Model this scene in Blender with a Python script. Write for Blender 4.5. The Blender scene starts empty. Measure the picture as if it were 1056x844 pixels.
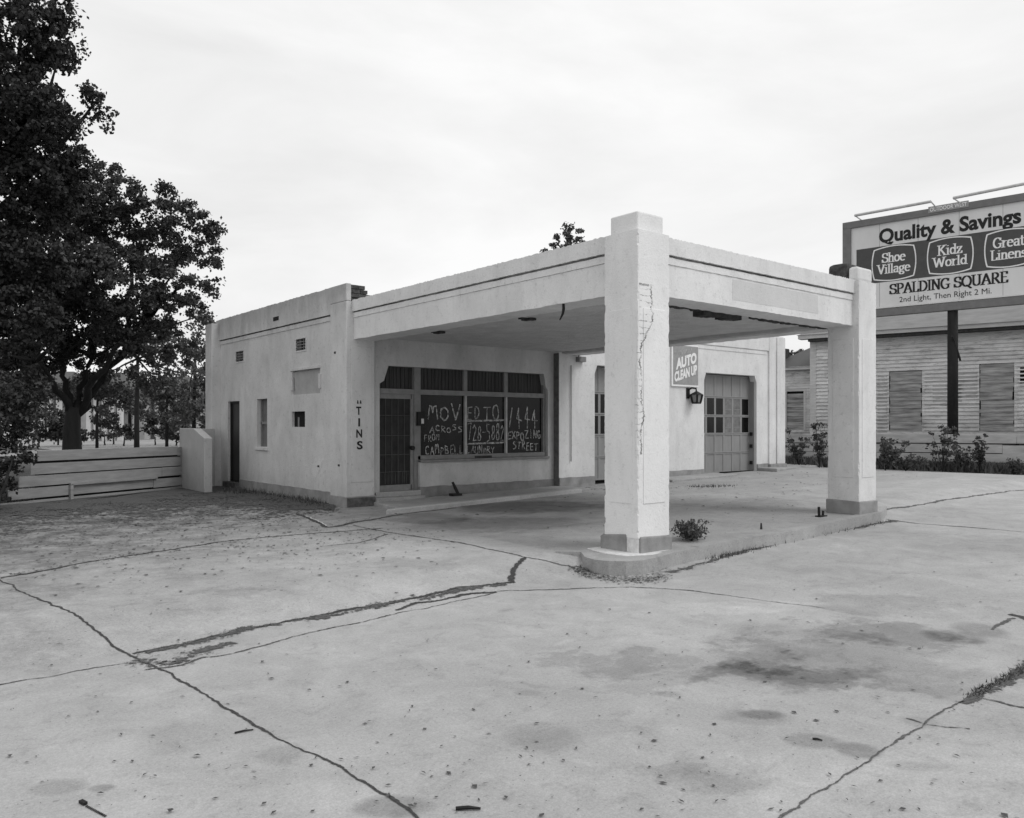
import bpy, math, random
import numpy as np
from mathutils import Vector
random.seed(7); RNG = np.random.default_rng(7)
C = bpy.context.scene.collection
PI = math.pi

# ------------------------------------------------------------------ measuring helpers
# world axes follow the station: X along its front, Y towards its back. Photo survey -> metres.
F = 830.4; HZ = 439.0; EYE = 1.7
def ray(px):
    t = (px-528)/F
    return .6329+.7742*t, .7742-.6329*t
def sl(py): return (HZ-py)/F
def atY(px, py, Y):
    dx, dy = ray(px); f = Y/dy
    return f*dx, Y, EYE+sl(py)*f
def atX(px, py, X):
    dx, dy = ray(px); f = X/dx
    return X, f*dy, EYE+sl(py)*f
def atF(px, py, f):
    dx, dy = ray(px)
    return f*dx, f*dy, EYE+sl(py)*f
def sm(a, b, v):
    t = min(1, max(0, (v-a)/(b-a))); return t*t*(3-2*t)
def rampx(x): return .018*min(14.7, max(0, x-7.3))-min(.2, .04*max(0, x-22.5))
def G(x, y): return rampx(x)+.15*sm(6.45, 7.45, y)
def P(x): return rampx(x)+.153
def onG(px, py, dz=0, fn=None):
    dx, dy = ray(px); s = sl(py); z = .1; f = 5
    for _ in range(60):
        f = .5*f+.5*min(400, (z+dz-EYE)/s); z = (fn(f*dx, f*dy) if fn else G(f*dx, f*dy))
    return f*dx, f*dy, z+dz
def XY(px, Y): return atY(px, 439, Y)[0]
def YX(px, X): return atX(px, 439, X)[1]
def ZY(px, py, Y): return atY(px, py, Y)[2]
def ZX(px, py, X): return atX(px, py, X)[2]

# ------------------------------------------------------------------ materials (all greys: a black and white photograph)
def new_mat(name):
    m = bpy.data.materials.new(name); m.use_nodes = True
    nt = m.node_tree; b = nt.nodes['Principled BSDF']
    return m, nt, b
def N(nt, t, **k):
    n = nt.nodes.new(t)
    for a, v in k.items():
        if a.startswith('i_'):
            key = a[2:]; key = int(key) if key.isdigit() else key
            n.inputs[key].default_value = v
        else: setattr(n, a, v)
    return n
def math_(nt, op, a, b=None, c=None, clamp=False):
    n = nt.nodes.new('ShaderNodeMath'); n.operation = op; n.use_clamp = clamp
    for i, v in enumerate((a, b, c)):
        if v is None: continue
        if isinstance(v, (int, float)): n.inputs[i].default_value = v
        else: nt.links.new(v, n.inputs[i])
    return n.outputs[0]
def pos(nt, scale=(1, 1, 1)):
    g = nt.nodes.new('ShaderNodeNewGeometry')
    mp = nt.nodes.new('ShaderNodeMapping'); mp.inputs['Scale'].default_value = scale
    nt.links.new(g.outputs['Position'], mp.inputs['Vector'])
    return mp.outputs[0]
def noise(nt, scale=5, detail=4, rough=.55, stretch=(1, 1, 1), dist=0):
    n = nt.nodes.new('ShaderNodeTexNoise'); nt.links.new(pos(nt, stretch), n.inputs['Vector'])
    n.inputs['Scale'].default_value = scale; n.inputs['Detail'].default_value = detail
    n.inputs['Roughness'].default_value = rough; n.inputs['Distortion'].default_value = dist
    return n.outputs['Fac']
def remap(nt, v, a, b, c, d):
    n = nt.nodes.new('ShaderNodeMapRange'); nt.links.new(v, n.inputs[0])
    for i, x in enumerate((a, b, c, d)): n.inputs[1+i].default_value = x
    return n.outputs[0]
def grey_out(nt, b, v, rough=.85, bump=None, bstr=.3, bdist=.01):
    nt.links.new(v, b.inputs['Base Color'])
    b.inputs['Roughness'].default_value = rough
    if bump is not None:
        bp = nt.nodes.new('ShaderNodeBump'); bp.inputs['Strength'].default_value = bstr; bp.inputs['Distance'].default_value = bdist
        nt.links.new(bump, bp.inputs['Height']); nt.links.new(bp.outputs[0], b.inputs['Normal'])
def simple(name, v, rough=.8, var=.15, scale=8, stretch=(1, 1, 1), bstr=.2, metal=0, spec=.3, bscale=None, bdist=.01):
    m, nt, b = new_mat(name)
    n = noise(nt, scale, 5, .6, stretch)
    o = remap(nt, n, .25, .75, v*(1-var), v*(1+var))
    bn = noise(nt, bscale or scale*6, 3, .6, stretch)
    grey_out(nt, b, o, rough, bn, bstr, bdist)
    b.inputs['Metallic'].default_value = metal; b.inputs['Specular IOR Level'].default_value = spec
    return m
def stucco(name, v, grime=.25, top_grime=0.0, base_z=None):
    m, nt, b = new_mat(name)
    big = remap(nt, noise(nt, .9, 5, .6), .3, .7, 1-grime*.5, 1+grime*.35)
    streak = remap(nt, noise(nt, 2.6, 6, .7, (1, 1, .38), .6), .45, .75, 1, 1-grime*.7)
    blot = math_(nt, 'MULTIPLY', remap(nt, noise(nt, 13, 6, .75), .56, .70, 1, 1-grime*1.1), remap(nt, noise(nt, 38, 4, .7), .66, .74, 1, .72))
    fine = remap(nt, noise(nt, 90, 2, .6), .3, .7, .95, 1.04)
    o = math_(nt, 'MULTIPLY', math_(nt, 'MULTIPLY', big, streak), math_(nt, 'MULTIPLY', blot, fine))
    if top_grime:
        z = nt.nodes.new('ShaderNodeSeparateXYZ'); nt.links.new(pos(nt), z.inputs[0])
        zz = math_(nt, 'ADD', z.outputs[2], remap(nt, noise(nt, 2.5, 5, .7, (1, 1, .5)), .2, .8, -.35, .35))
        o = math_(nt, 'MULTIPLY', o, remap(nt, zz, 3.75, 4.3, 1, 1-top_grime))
    z2 = nt.nodes.new('ShaderNodeSeparateXYZ'); nt.links.new(pos(nt), z2.inputs[0])
    zb = math_(nt, 'ADD', z2.outputs[2], remap(nt, noise(nt, 5, 5, .7), .2, .8, -.25, .25))
    o = math_(nt, 'MULTIPLY', o, remap(nt, zb, .25, .75, 1-grime*.6, 1))
    o = math_(nt, 'MULTIPLY', o, v)
    h = math_(nt, 'ADD', math_(nt, 'MULTIPLY', noise(nt, 35, 5, .7), .6), noise(nt, 5, 4, .6))
    grey_out(nt, b, o, .8, h, .6, .014)
    b.inputs['Specular IOR Level'].default_value = .3
    return m

M = {}
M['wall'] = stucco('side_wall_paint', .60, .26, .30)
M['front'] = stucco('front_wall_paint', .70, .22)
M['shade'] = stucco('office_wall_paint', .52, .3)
M['beam'] = stucco('beam_paint', .73, .22)
M['plinth'] = simple('plinth_paint', .26, .85, .3, 4, bscale=30, bstr=.5)
M['plinth_dark'] = simple('bare_brick_plinth', .10, .9, .6, 9, bscale=30, bstr=.7)
M['brickdark'] = simple('broken_brick', .06, .95, .7, 14, bscale=40, bstr=.8)
M['ceiling'] = simple('ceiling_boards', .56, .9, .16, 4, (1, 1, 1), .9, bscale=16, bdist=.03)
M['woodtrim'] = simple('trim_paint', .21, .7, .2, 6)
M['dark'] = simple('dark_void', .008, .95, .2)
M['mulldark'] = simple('dull_mullion', .22, .7, .2, 8)
M['screen'] = simple('door_screen', .022, .6, .5, 6)
M['wire'] = simple('door_grille_metal', .09, .5, .3)
M['curtain'] = simple('transom_boarding', .05, .8, .5, 5, (6, 6, .3))
M['black'] = simple('black_paint', .012, .6, .3)
def chalk_mat():
    m, nt, b = new_mat('whitewash_lettering')
    grey_out(nt, b, remap(nt, noise(nt, 9, 4, .7), .3, .7, .25, .75), .9)
    k = remap(nt, noise(nt, 16, 5, .8), .36, .58, .12, .85)
    t = nt.nodes.new('ShaderNodeBsdfTransparent'); mx = nt.nodes.new('ShaderNodeMixShader'); nt.links.new(k, mx.inputs[0])
    nt.links.new(t.outputs[0], mx.inputs[1]); nt.links.new(b.outputs[0], mx.inputs[2]); nt.links.new(mx.outputs[0], nt.nodes['Material Output'].inputs[0])
    return m
M['chalk'] = chalk_mat()
M['notice'] = simple('paper_notice', .6, .9, .2)
M['mullight'] = simple('pale_mullion', .42, .7, .2, 8)
M['gdoor'] = simple('garage_door_paint', .24, .75, .14, 3, (1, 1, .4))
M['gdoorwood'] = simple('garage_trim_paint', .25, .75, .15, 3, (1, 1, .4))
M['rust'] = simple('rusty_edge', .045, .9, .6, 12, bstr=.6)
M['roof'] = simple('roof_felt', .12, .95, .2)
M['fencewood'] = simple('fence_paint', .27, .8, .22, 2.0, (1, 1, 6), bstr=.3)
M['fencefar'] = simple('far_fence_paint', .42, .8, .25, 1.6, (1, 1, 5), bstr=.3)
M['fencedark'] = simple('fence_backing', .03, .95, .3)
M['wing'] = stucco('wing_wall_paint', .42, .22)
M['bark'] = simple('bark', .017, .95, .4, 6, (1, 1, .25), .8, bscale=14, bdist=.03)
M['steel'] = simple('galvanised_steel', .55, .4, .15, metal=.3)
M['signgrey'] = simple('sign_field_grey', .30, .6, .15, 12)
M['white'] = simple('white_lettering', .80, .6, .08, 20)
M['bbwhite'] = simple('billboard_paper', .68, .7, .09, 1.2, (1, 1, .4), spec=.25)
M['bbdark'] = simple('billboard_panel_grey', .075, .6, .12, 6)
M['bbframe'] = simple('billboard_frame_grey', .17, .6, .15, 5)
M['ink'] = simple('lettering_ink', .016, .6, .2)
M['pole'] = simple('creosote_pole', .022, .9, .4, 5, (1, 1, .2), .6)
M['soil'] = simple('soil', .055, 1, .5, 5, bscale=40, bstr=.8)
M['weedsoil'] = simple('weedy_soil', .10, 1, .6, 5, bscale=40, bstr=.8)
M['lawn'] = simple('lawn', .07, 1, .5, 3, bscale=60, bstr=.8)
M['road'] = simple('far_road', .30, .95, .15, 1)
M['litter'] = simple('dead_leaves', .075, .9, .6, 30)
M['litter2'] = simple('dry_straw', .20, .9, .6, 30)
M['farwhite'] = simple('far_house_paint', .55, .8, .15, 1.2)
M['crack'] = simple('crack_dirt', .06, 1, .7, 22, bscale=60, bstr=.8)
M['crackthin'] = simple('groove_shadow', .10, 1, .6, 16)
def ragged(name, v, core, fuzz, nscale=28, spread=.5, per=3.5):
    """dirt that thins out raggedly towards the edges of its ribbon ('across' runs -1..1)"""
    m, nt, b = new_mat(name)
    at = nt.nodes.new('ShaderNodeAttribute'); at.attribute_name = 'across'
    d = math_(nt, 'ABSOLUTE', at.outputs['Fac'])
    d = math_(nt, 'ADD', d, remap(nt, noise(nt, nscale, 4, .75), .25, .75, -fuzz, fuzz))
    d = math_(nt, 'ADD', d, remap(nt, noise(nt, per, 4, .6), .3, .7, -spread, spread))
    k = remap(nt, d, core, core+.16, 1, 0)
    o = remap(nt, noise(nt, 40, 4, .7), .3, .7, v*.5, v*1.7)
    grey_out(nt, b, o, 1, noise(nt, 50, 3, .6), .6)
    t = nt.nodes.new('ShaderNodeBsdfTransparent'); mx = nt.nodes.new('ShaderNodeMixShader'); nt.links.new(k, mx.inputs[0])
    nt.links.new(t.outputs[0], mx.inputs[1]); nt.links.new(b.outputs[0], mx.inputs[2]); nt.links.new(mx.outputs[0], nt.nodes['Material Output'].inputs[0])
    return m
M['jcrack'] = ragged('joint_soil', .040, .33, .26, 30, .11)
M['jthin'] = ragged('joint_grime', .085, .25, .34, 34, .20)
M['jwide'] = ragged('joint_weedy_soil', .075, .16, .75, 22, .45, 2.6)
M['jsoil'] = ragged('soil_edge', .06, .46, .85, 11, .35, 1.6)
M['fresh'] = simple('bright_mortar', .62, .9, .2, 20)
M['groove'] = simple('groove_grey', .16, .95, .8, 4)  # uneven dark grey for the recessed line between beam moulding and coping
M['fencegap'] = simple('fence_gap_sheet', .10, .95, .4)
M['cornershade'] = simple('corner_shade', .13, .9, .4)
M['lens'] = simple('lantern_glass', .22, .15, .05)
M['weather'] = simple('weathered_boards', .33, .9, .7, 1.1, (1, 1, 9), .5)

def glass_mat():
    m, nt, b = new_mat('window_glass')
    o = remap(nt, noise(nt, 3, 4, .6), .3, .7, .002, .010)
    nt.links.new(o, b.inputs['Base Color']); b.inputs['Roughness'].default_value = .18
    b.inputs['Specular IOR Level'].default_value = .22
    return m
M['glass'] = glass_mat()
def leaf_mat(name, lo, hi, tr=.25):
    m, nt, b = new_mat(name)
    o = remap(nt, noise(nt, 1.1, 3, .6), .3, .7, lo, hi)
    info = nt.nodes.new('ShaderNodeAttribute'); info.attribute_name = 'tone'
    o = math_(nt, 'MULTIPLY', o, remap(nt, info.outputs['Fac'], 0, 1, .55, 1.5))
    nt.links.new(o, b.inputs['Base Color']); b.inputs['Roughness'].default_value = .5; b.inputs['Specular IOR Level'].default_value = .35
    t = nt.nodes.new('ShaderNodeBsdfTranslucent'); nt.links.new(o, t.inputs[0])
    mx = nt.nodes.new('ShaderNodeMixShader'); mx.inputs[0].default_value = tr
    out = nt.nodes['Material Output']
    nt.links.new(b.outputs[0], mx.inputs[1]); nt.links.new(t.outputs[0], mx.inputs[2]); nt.links.new(mx.outputs[0], out.inputs[0])
    return m
M['leaf'] = leaf_mat('pecan_leaf', .045, .085)
M['leafdark'] = leaf_mat('dark_leaf', .022, .042)
M['leafmid'] = leaf_mat('distant_leaf', .06, .10)
M['weed'] = leaf_mat('weed_leaf', .05, .10)

# siding
def siding_mat(name, v, worn):
    m, nt, b = new_mat(name)
    a = remap(nt, noise(nt, .7, 5, .65, (1, 1, 4)), .35, .65, 1-worn*.5, 1.1)
    s = remap(nt, noise(nt, 2.6, 6, .75, (1, 1, 3.4)), .5, .68, 1, 1-worn)
    z = nt.nodes.new('ShaderNodeSeparateXYZ'); nt.links.new(pos(nt), z.inputs[0])
    zz = math_(nt, 'ADD', z.outputs[2], remap(nt, noise(nt, .8, 4, .6), .2, .8, -.8, .8))
    low = remap(nt, zz, 1.6, 2.4, 1-worn*.45, 1)
    o = math_(nt, 'MULTIPLY', math_(nt, 'MULTIPLY', math_(nt, 'MULTIPLY', a, s), low), v)
    grey_out(nt, b, o, .85, noise(nt, 20, 3, .6, (1, 1, 8)), .3)
    return m
M['siding'] = siding_mat('clapboard_paint', .70, .45)
M['siding2'] = siding_mat('old_clapboard', .50, .5)

# concrete with stains of their own shape and some painted canopy shade
STAINS_AND_SHADE = []   # (x, y, rx, ry, angle, darkness)
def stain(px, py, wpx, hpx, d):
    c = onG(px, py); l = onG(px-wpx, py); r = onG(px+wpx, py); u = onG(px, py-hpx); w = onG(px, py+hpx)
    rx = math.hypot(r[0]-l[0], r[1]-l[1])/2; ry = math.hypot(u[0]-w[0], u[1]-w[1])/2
    STAINS_AND_SHADE.append((c[0], c[1], rx, ry, math.atan2(r[1]-l[1], r[0]-l[0]), d))
for s in [(850, 682, 150, 34, .17), (830, 694, 105, 15, .24), (790, 682, 60, 10, .16), (905, 655, 90, 13, .26), (870, 714, 90, 8, .12), (770, 668, 70, 7, .10), (640, 682, 60, 10, .16), (700, 700, 70, 10, .1), (885, 774, 24, 8, .26),
          (838, 764, 30, 8, .2), (785, 737, 24, 5, .2), (780, 740, 40, 8, .12), (1010, 650, 26, 7, .22), (985, 657, 30, 7, .2), (560, 760, 40, 16, .12),
          (405, 832, 45, 12, .22), (290, 778, 26, 10, .11), (690, 716, 14, 3.5, .12), (545, 715, 16, 3, .1), (900, 625, 70, 10, .12), (740, 800, 60, 20, .12),
          (60, 812, 30, 8, .16), (105, 813, 14, 4, .2), (240, 610, 40, 5, .12), (190, 760, 50, 16, .07), (480, 670, 70, 10, -.06), (760, 628, 80, 8, -.07),
          (980, 800, 90, 30, -.08), (320, 820, 60, 18, -.08), (620, 640, 90, 10, -.06), (1000, 560, 90, 14, .06), (430, 583, 60, 4, .10),
          (550, 522, 80, 7, .36), (520, 540, 90, 8, .24), (760, 520, 60, 8, .16), (450, 535, 50, 5, .2), (940, 790, 26, 5, .12), (675, 790, 90, 18, .08), (950, 745, 20, 6, .1)]:  # first two here: oil stains darkened to paint in the canopy's shade
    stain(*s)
def concrete(name, v, stains=True, litter=True):
    m, nt, b = new_mat(name)
    big = remap(nt, noise(nt, .35, 6, .62, (1, 1, 1), .6), .3, .7, .86, 1.10)
    mid = remap(nt, noise(nt, 1.7, 6, .65, (1, 1, 1), .8), .32, .7, 1.10, .86)
    blot = remap(nt, noise(nt, 4.2, 7, .72, (1, 1, 1), .7), .54, .72, 1, .78)
    light = remap(nt, noise(nt, 2.3, 7, .72, (1, 1, 1), 1.2), .54, .70, 1, 1.13)
    fine = remap(nt, noise(nt, 45, 5, .8), .28, .72, .80, 1.16)
    spk = remap(nt, noise(nt, 26, 2, .5), .69, .74, 1, .62)
    o = math_(nt, 'MULTIPLY', math_(nt, 'MULTIPLY', big, mid), math_(nt, 'MULTIPLY', blot, math_(nt, 'MULTIPLY', fine, light)))
    o = math_(nt, 'MULTIPLY', o, math_(nt, 'MULTIPLY', spk, remap(nt, noise(nt, 110, 2, .6), .3, .7, .88, 1.10)))
    o = math_(nt, 'MULTIPLY', o, remap(nt, noise(nt, 11, 6, .8, (1, 1, 1), .5), .58, .70, 1, .84))
    sep = nt.nodes.new('ShaderNodeSeparateXYZ'); nt.links.new(pos(nt), sep.inputs[0])
    X, Y = sep.outputs[0], sep.outputs[1]
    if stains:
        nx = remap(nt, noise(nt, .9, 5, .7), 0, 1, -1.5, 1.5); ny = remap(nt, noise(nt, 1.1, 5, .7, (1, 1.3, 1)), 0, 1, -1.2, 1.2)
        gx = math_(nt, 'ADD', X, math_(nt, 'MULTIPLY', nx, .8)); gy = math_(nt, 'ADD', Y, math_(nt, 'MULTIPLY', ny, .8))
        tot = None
        for (cx, cy, rx, ry, a, d) in STAINS_AND_SHADE:
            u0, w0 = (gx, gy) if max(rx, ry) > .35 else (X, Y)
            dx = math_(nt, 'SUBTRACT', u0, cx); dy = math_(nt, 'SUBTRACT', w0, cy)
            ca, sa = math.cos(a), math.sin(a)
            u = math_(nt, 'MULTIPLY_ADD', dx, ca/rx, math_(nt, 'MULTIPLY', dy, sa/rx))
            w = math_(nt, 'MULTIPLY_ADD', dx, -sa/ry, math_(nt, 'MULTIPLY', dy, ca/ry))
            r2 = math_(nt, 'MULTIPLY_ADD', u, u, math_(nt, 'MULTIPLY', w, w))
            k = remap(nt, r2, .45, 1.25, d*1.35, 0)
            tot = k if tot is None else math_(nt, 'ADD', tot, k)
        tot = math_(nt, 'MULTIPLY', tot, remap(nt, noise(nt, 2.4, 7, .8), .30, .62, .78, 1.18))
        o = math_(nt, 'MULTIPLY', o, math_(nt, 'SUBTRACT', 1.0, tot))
    if litter:   # soil tracked over the slab beside the fence and below the trees
        yy = math_(nt, 'SUBTRACT', Y, math_(nt, 'MULTIPLY', X, .75))
        yy = math_(nt, 'ADD', yy, remap(nt, noise(nt, .8, 6, .7, (1, 1, 1), 1), .2, .8, -2.6, 2.6))
        dirt = remap(nt, yy, 4.5, 11.0, 0, .70)
        patch = remap(nt, noise(nt, 2.2, 7, .8), .36, .58, .12, 1)
        lim = remap(nt, X, 6.8, 8.2, 1, .12)
        dk = math_(nt, 'MULTIPLY', math_(nt, 'MULTIPLY', dirt, patch), lim)
        o = math_(nt, 'MULTIPLY', o, math_(nt, 'SUBTRACT', 1.0, dk))
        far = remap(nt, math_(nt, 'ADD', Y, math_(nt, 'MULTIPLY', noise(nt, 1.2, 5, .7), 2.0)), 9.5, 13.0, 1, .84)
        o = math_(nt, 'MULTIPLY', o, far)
    o = math_(nt, 'MULTIPLY', o, v)
    h = math_(nt, 'ADD', math_(nt, 'MULTIPLY', noise(nt, 70, 4, .7), .4), noise(nt, 6, 5, .6))
    grey_out(nt, b, o, .85, h, .35, .01)
    b.inputs['Specular IOR Level'].default_value = .25
    return m
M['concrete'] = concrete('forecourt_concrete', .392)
M['island'] = concrete('island_concrete', .345)
M['kerb'] = concrete('kerb_concrete', .36, False, False)
M['walk'] = concrete('walk_concrete', .33, False, False)
M['walkedge'] = concrete('walk_edge', .5, False, False)

def pillar_mat():
    """painted render with the corner broken away to painted brick, cracks along the break"""
    m, nt, b = new_mat('pillar_render')
    base = remap(nt, noise(nt, 1.2, 5, .6), .3, .7, .93, 1.04)
    blot = math_(nt, 'MULTIPLY', remap(nt, noise(nt, 14, 6, .75), .57, .70, 1, .80), remap(nt, noise(nt, 34, 4, .7), .64, .72, 1, .70))
    streak = remap(nt, noise(nt, 2.6, 6, .7, (1, 1, .4), .6), .5, .75, 1, .88)
    o = math_(nt, 'MULTIPLY', math_(nt, 'MULTIPLY', base, blot), streak)
    sep = nt.nodes.new('ShaderNodeSeparateXYZ'); nt.links.new(pos(nt), sep.inputs[0])
    s = math_(nt, 'SUBTRACT', math_(nt, 'SUBTRACT', sep.outputs[0], 7.27), math_(nt, 'SUBTRACT', sep.outputs[1], 6.51))
    jag = remap(nt, noise(nt, 2.6, 7, .8, (.3, .3, 1)), .2, .8, -.09, .09)
    z = sep.outputs[2]
    hi = math_(nt, 'ADD', remap(nt, z, 2.7, 2.95, .07, .24), jag)
    lo = math_(nt, 'SUBTRACT', remap(nt, z, 2.4, 3.0, -.05, .02), math_(nt, 'MULTIPLY', jag, .35))
    inside = math_(nt, 'MULTIPLY', math_(nt, 'LESS_THAN', s, hi), math_(nt, 'GREATER_THAN', s, lo))
    zr = math_(nt, 'MULTIPLY', math_(nt, 'LESS_THAN', z, 3.40), math_(nt, 'GREATER_THAN', z, 1.0))
    inside = math_(nt, 'MULTIPLY', inside, zr)
    # brick courses
    zj = math_(nt, 'ADD', z, remap(nt, noise(nt, 11, 4, .7), .2, .8, -.022, .022))
    cz = math_(nt, 'FRACT', math_(nt, 'DIVIDE', zj, .078))
    course = remap(nt, cz, .80, .92, 0, 1)
    course = math_(nt, 'MULTIPLY', course, remap(nt, noise(nt, 13, 4, .7), .44, .58, 0, 1))
    fade = remap(nt, z, 1.0, 2.2, 0, 1)
    course = math_(nt, 'MULTIPLY', course, fade)
    o = math_(nt, 'MULTIPLY', o, math_(nt, 'SUBTRACT', 1.0, math_(nt, 'MULTIPLY', math_(nt, 'MULTIPLY', inside, course), .60)))
    e1 = math_(nt, 'LESS_THAN', math_(nt, 'ABSOLUTE', math_(nt, 'SUBTRACT', s, hi)), .012)
    e2 = math_(nt, 'LESS_THAN', math_(nt, 'ABSOLUTE', math_(nt, 'SUBTRACT', s, lo)), .008)
    e3 = math_(nt, 'MULTIPLY', math_(nt, 'LESS_THAN', math_(nt, 'ABSOLUTE', math_(nt, 'SUBTRACT', z, 3.40)), .014), math_(nt, 'MULTIPLY', math_(nt, 'LESS_THAN', s, hi), math_(nt, 'GREATER_THAN', s, lo)))
    e = math_(nt, 'MAXIMUM', math_(nt, 'MULTIPLY', math_(nt, 'MAXIMUM', e1, math_(nt, 'MULTIPLY', e2, .12)), math_(nt, 'MULTIPLY', zr, math_(nt, 'GREATER_THAN', z, 1.35))), e3)
    e = math_(nt, 'MULTIPLY', e, remap(nt, noise(nt, 6, 5, .8), .40, .56, 0, .8))
    o = math_(nt, 'MULTIPLY', o, math_(nt, 'SUBTRACT', 1.0, e))
    o = math_(nt, 'MULTIPLY', o, .76)
    h = math_(nt, 'ADD', math_(nt, 'MULTIPLY', noise(nt, 40, 5, .7), .5), math_(nt, 'MULTIPLY', noise(nt, 10, 5, .65), .9))
    h = math_(nt, 'SUBTRACT', h, math_(nt, 'MULTIPLY', inside, math_(nt, 'ADD', .5, course)))
    grey_out(nt, b, o, .8, h, .5, .014)
    return m
M['pillar'] = pillar_mat()

# ------------------------------------------------------------------ mesh builder
class MB:
    def __init__(s): s.v = []; s.f = []
    def add(s, vs, fs):
        o = len(s.v); s.v += [tuple(p) for p in vs]; s.f += [tuple(i+o for i in f) for f in fs]; return s
    def quad(s, a, b, c, d): return s.add([a, b, c, d], [(0, 1, 2, 3)])
    def box(s, x0, x1, y0, y1, z0, z1):
        return s.add([(x0, y0, z0), (x1, y0, z0), (x1, y1, z0), (x0, y1, z0), (x0, y0, z1), (x1, y0, z1), (x1, y1, z1), (x0, y1, z1)],
                     [(0, 3, 2, 1), (4, 5, 6, 7), (0, 1, 5, 4), (1, 2, 6, 5), (2, 3, 7, 6), (3, 0, 4, 7)])
    def obox(s, o, u, w, t, h):   # origin, length vec, depth vec, up vec
        o, u, w, h = Vector(o), Vector(u), Vector(w), Vector(h)
        p = [o, o+u, o+u+w, o+w]; p += [q+h for q in p]
        return s.add(p, [(0, 3, 2, 1), (4, 5, 6, 7), (0, 1, 5, 4), (1, 2, 6, 5), (2, 3, 7, 6), (3, 0, 4, 7)])
    def beam(s, axis, a0, a1, b0, b1, z0, z1, n=40, jt=.006, jb=.003, js=.003):
        """box along an axis, cut into segments with slightly uneven edges"""
        rows = []
        for i in range(n+1):
            a = a0+(a1-a0)*i/n
            r = random.uniform
            prof = [(b0+r(-js, js), z0+r(-jb, jb)), (b1+r(-js, js), z0+r(-jb, jb)), (b1+r(-js, js), z1+r(-jt, jt)), (b0+r(-js, js), z1+r(-jt, jt))]
            rows.append([(a, b, z) if axis == 'x' else (b, a, z) for b, z in prof])
        o = len(s.v)
        for rr in rows: s.v += rr
        for i in range(n):
            for k in range(4):
                q = o+i*4; s.f.append((q+k, q+(k+1) % 4, q+4+(k+1) % 4, q+4+k))
        s.f.append((o+3, o+2, o+1, o)); e = o+n*4; s.f.append((e, e+1, e+2, e+3))
        return s
    def prism(s, poly, z0, z1):
        n = len(poly); fz = z1 if callable(z1) else (lambda x, y: z1); f0 = z0 if callable(z0) else (lambda x, y: z0)
        o = len(s.v)
        s.v += [(x, y, f0(x, y)) for x, y in poly]+[(x, y, fz(x, y)) for x, y in poly]
        s.f.append(tuple(o+n+i for i in range(n))); s.f.append(tuple(o+n-1-i for i in range(n)))
        for i in range(n): j = (i+1) % n; s.f.append((o+i, o+j, o+n+j, o+n+i))
        return s
    def tube(s, pts, rs, k=8, cap=True):
        pts = [Vector(p) for p in pts]
        if not hasattr(rs, '__len__'): rs = [rs]*len(pts)
        o = len(s.v)
        for i, p in enumerate(pts):
            d = (pts[min(i+1, len(pts)-1)]-pts[max(i-1, 0)]).normalized()
            a = d.cross(Vector((.13, .27, .95)) if abs(d.z) < .9 else Vector((1, .1, 0))).normalized(); b2 = d.cross(a)
            for j in range(k):
                an = 2*PI*j/k; s.v.append(tuple(p+(a*math.cos(an)+b2*math.sin(an))*rs[i]))
        for i in range(len(pts)-1):
            for j in range(k):
                q = o+i*k; s.f.append((q+j, q+(j+1) % k, q+k+(j+1) % k, q+k+j))
        if cap:
            s.f.append(tuple(o+j for j in range(k))[::-1]); e = o+(len(pts)-1)*k; s.f.append(tuple(e+j for j in range(k)))
        return s
    def build(s, name, mat, parent=None, bevel=0, smooth=False, fix=True):
        me = bpy.data.meshes.new(name); me.from_pydata(s.v, [], s.f); me.update()
        o = bpy.data.objects.new(name, me); C.objects.link(o)
        for mm in (mat if isinstance(mat, list) else [mat]): me.materials.append(mm)
        if fix:
            import bmesh
            b = bmesh.new(); b.from_mesh(me); bmesh.ops.recalc_face_normals(b, faces=b.faces); b.to_mesh(me); b.free()
        if smooth: me.polygons.foreach_set('use_smooth', [True]*len(me.polygons))
        if bevel:
            md = o.modifiers.new('bevel', 'BEVEL'); md.width = bevel; md.segments = 2; md.limit_method = 'ANGLE'; md.angle_limit = .9
        if parent is not None:
            o.parent = parent; o.matrix_parent_inverse = parent.matrix_basis.inverted()
        return o
def tag(o, label=None, cat=None, group=None, kind=None):
    if label: o['label'] = label
    if cat: o['category'] = cat
    if group: o['group'] = group
    if kind: o['kind'] = kind
    return o
def empty(name, loc, label=None, cat=None, group=None):
    o = bpy.data.objects.new(name, None); C.objects.link(o); o.location = loc; o.empty_display_size = .3
    return tag(o, label, cat, group)

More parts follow.
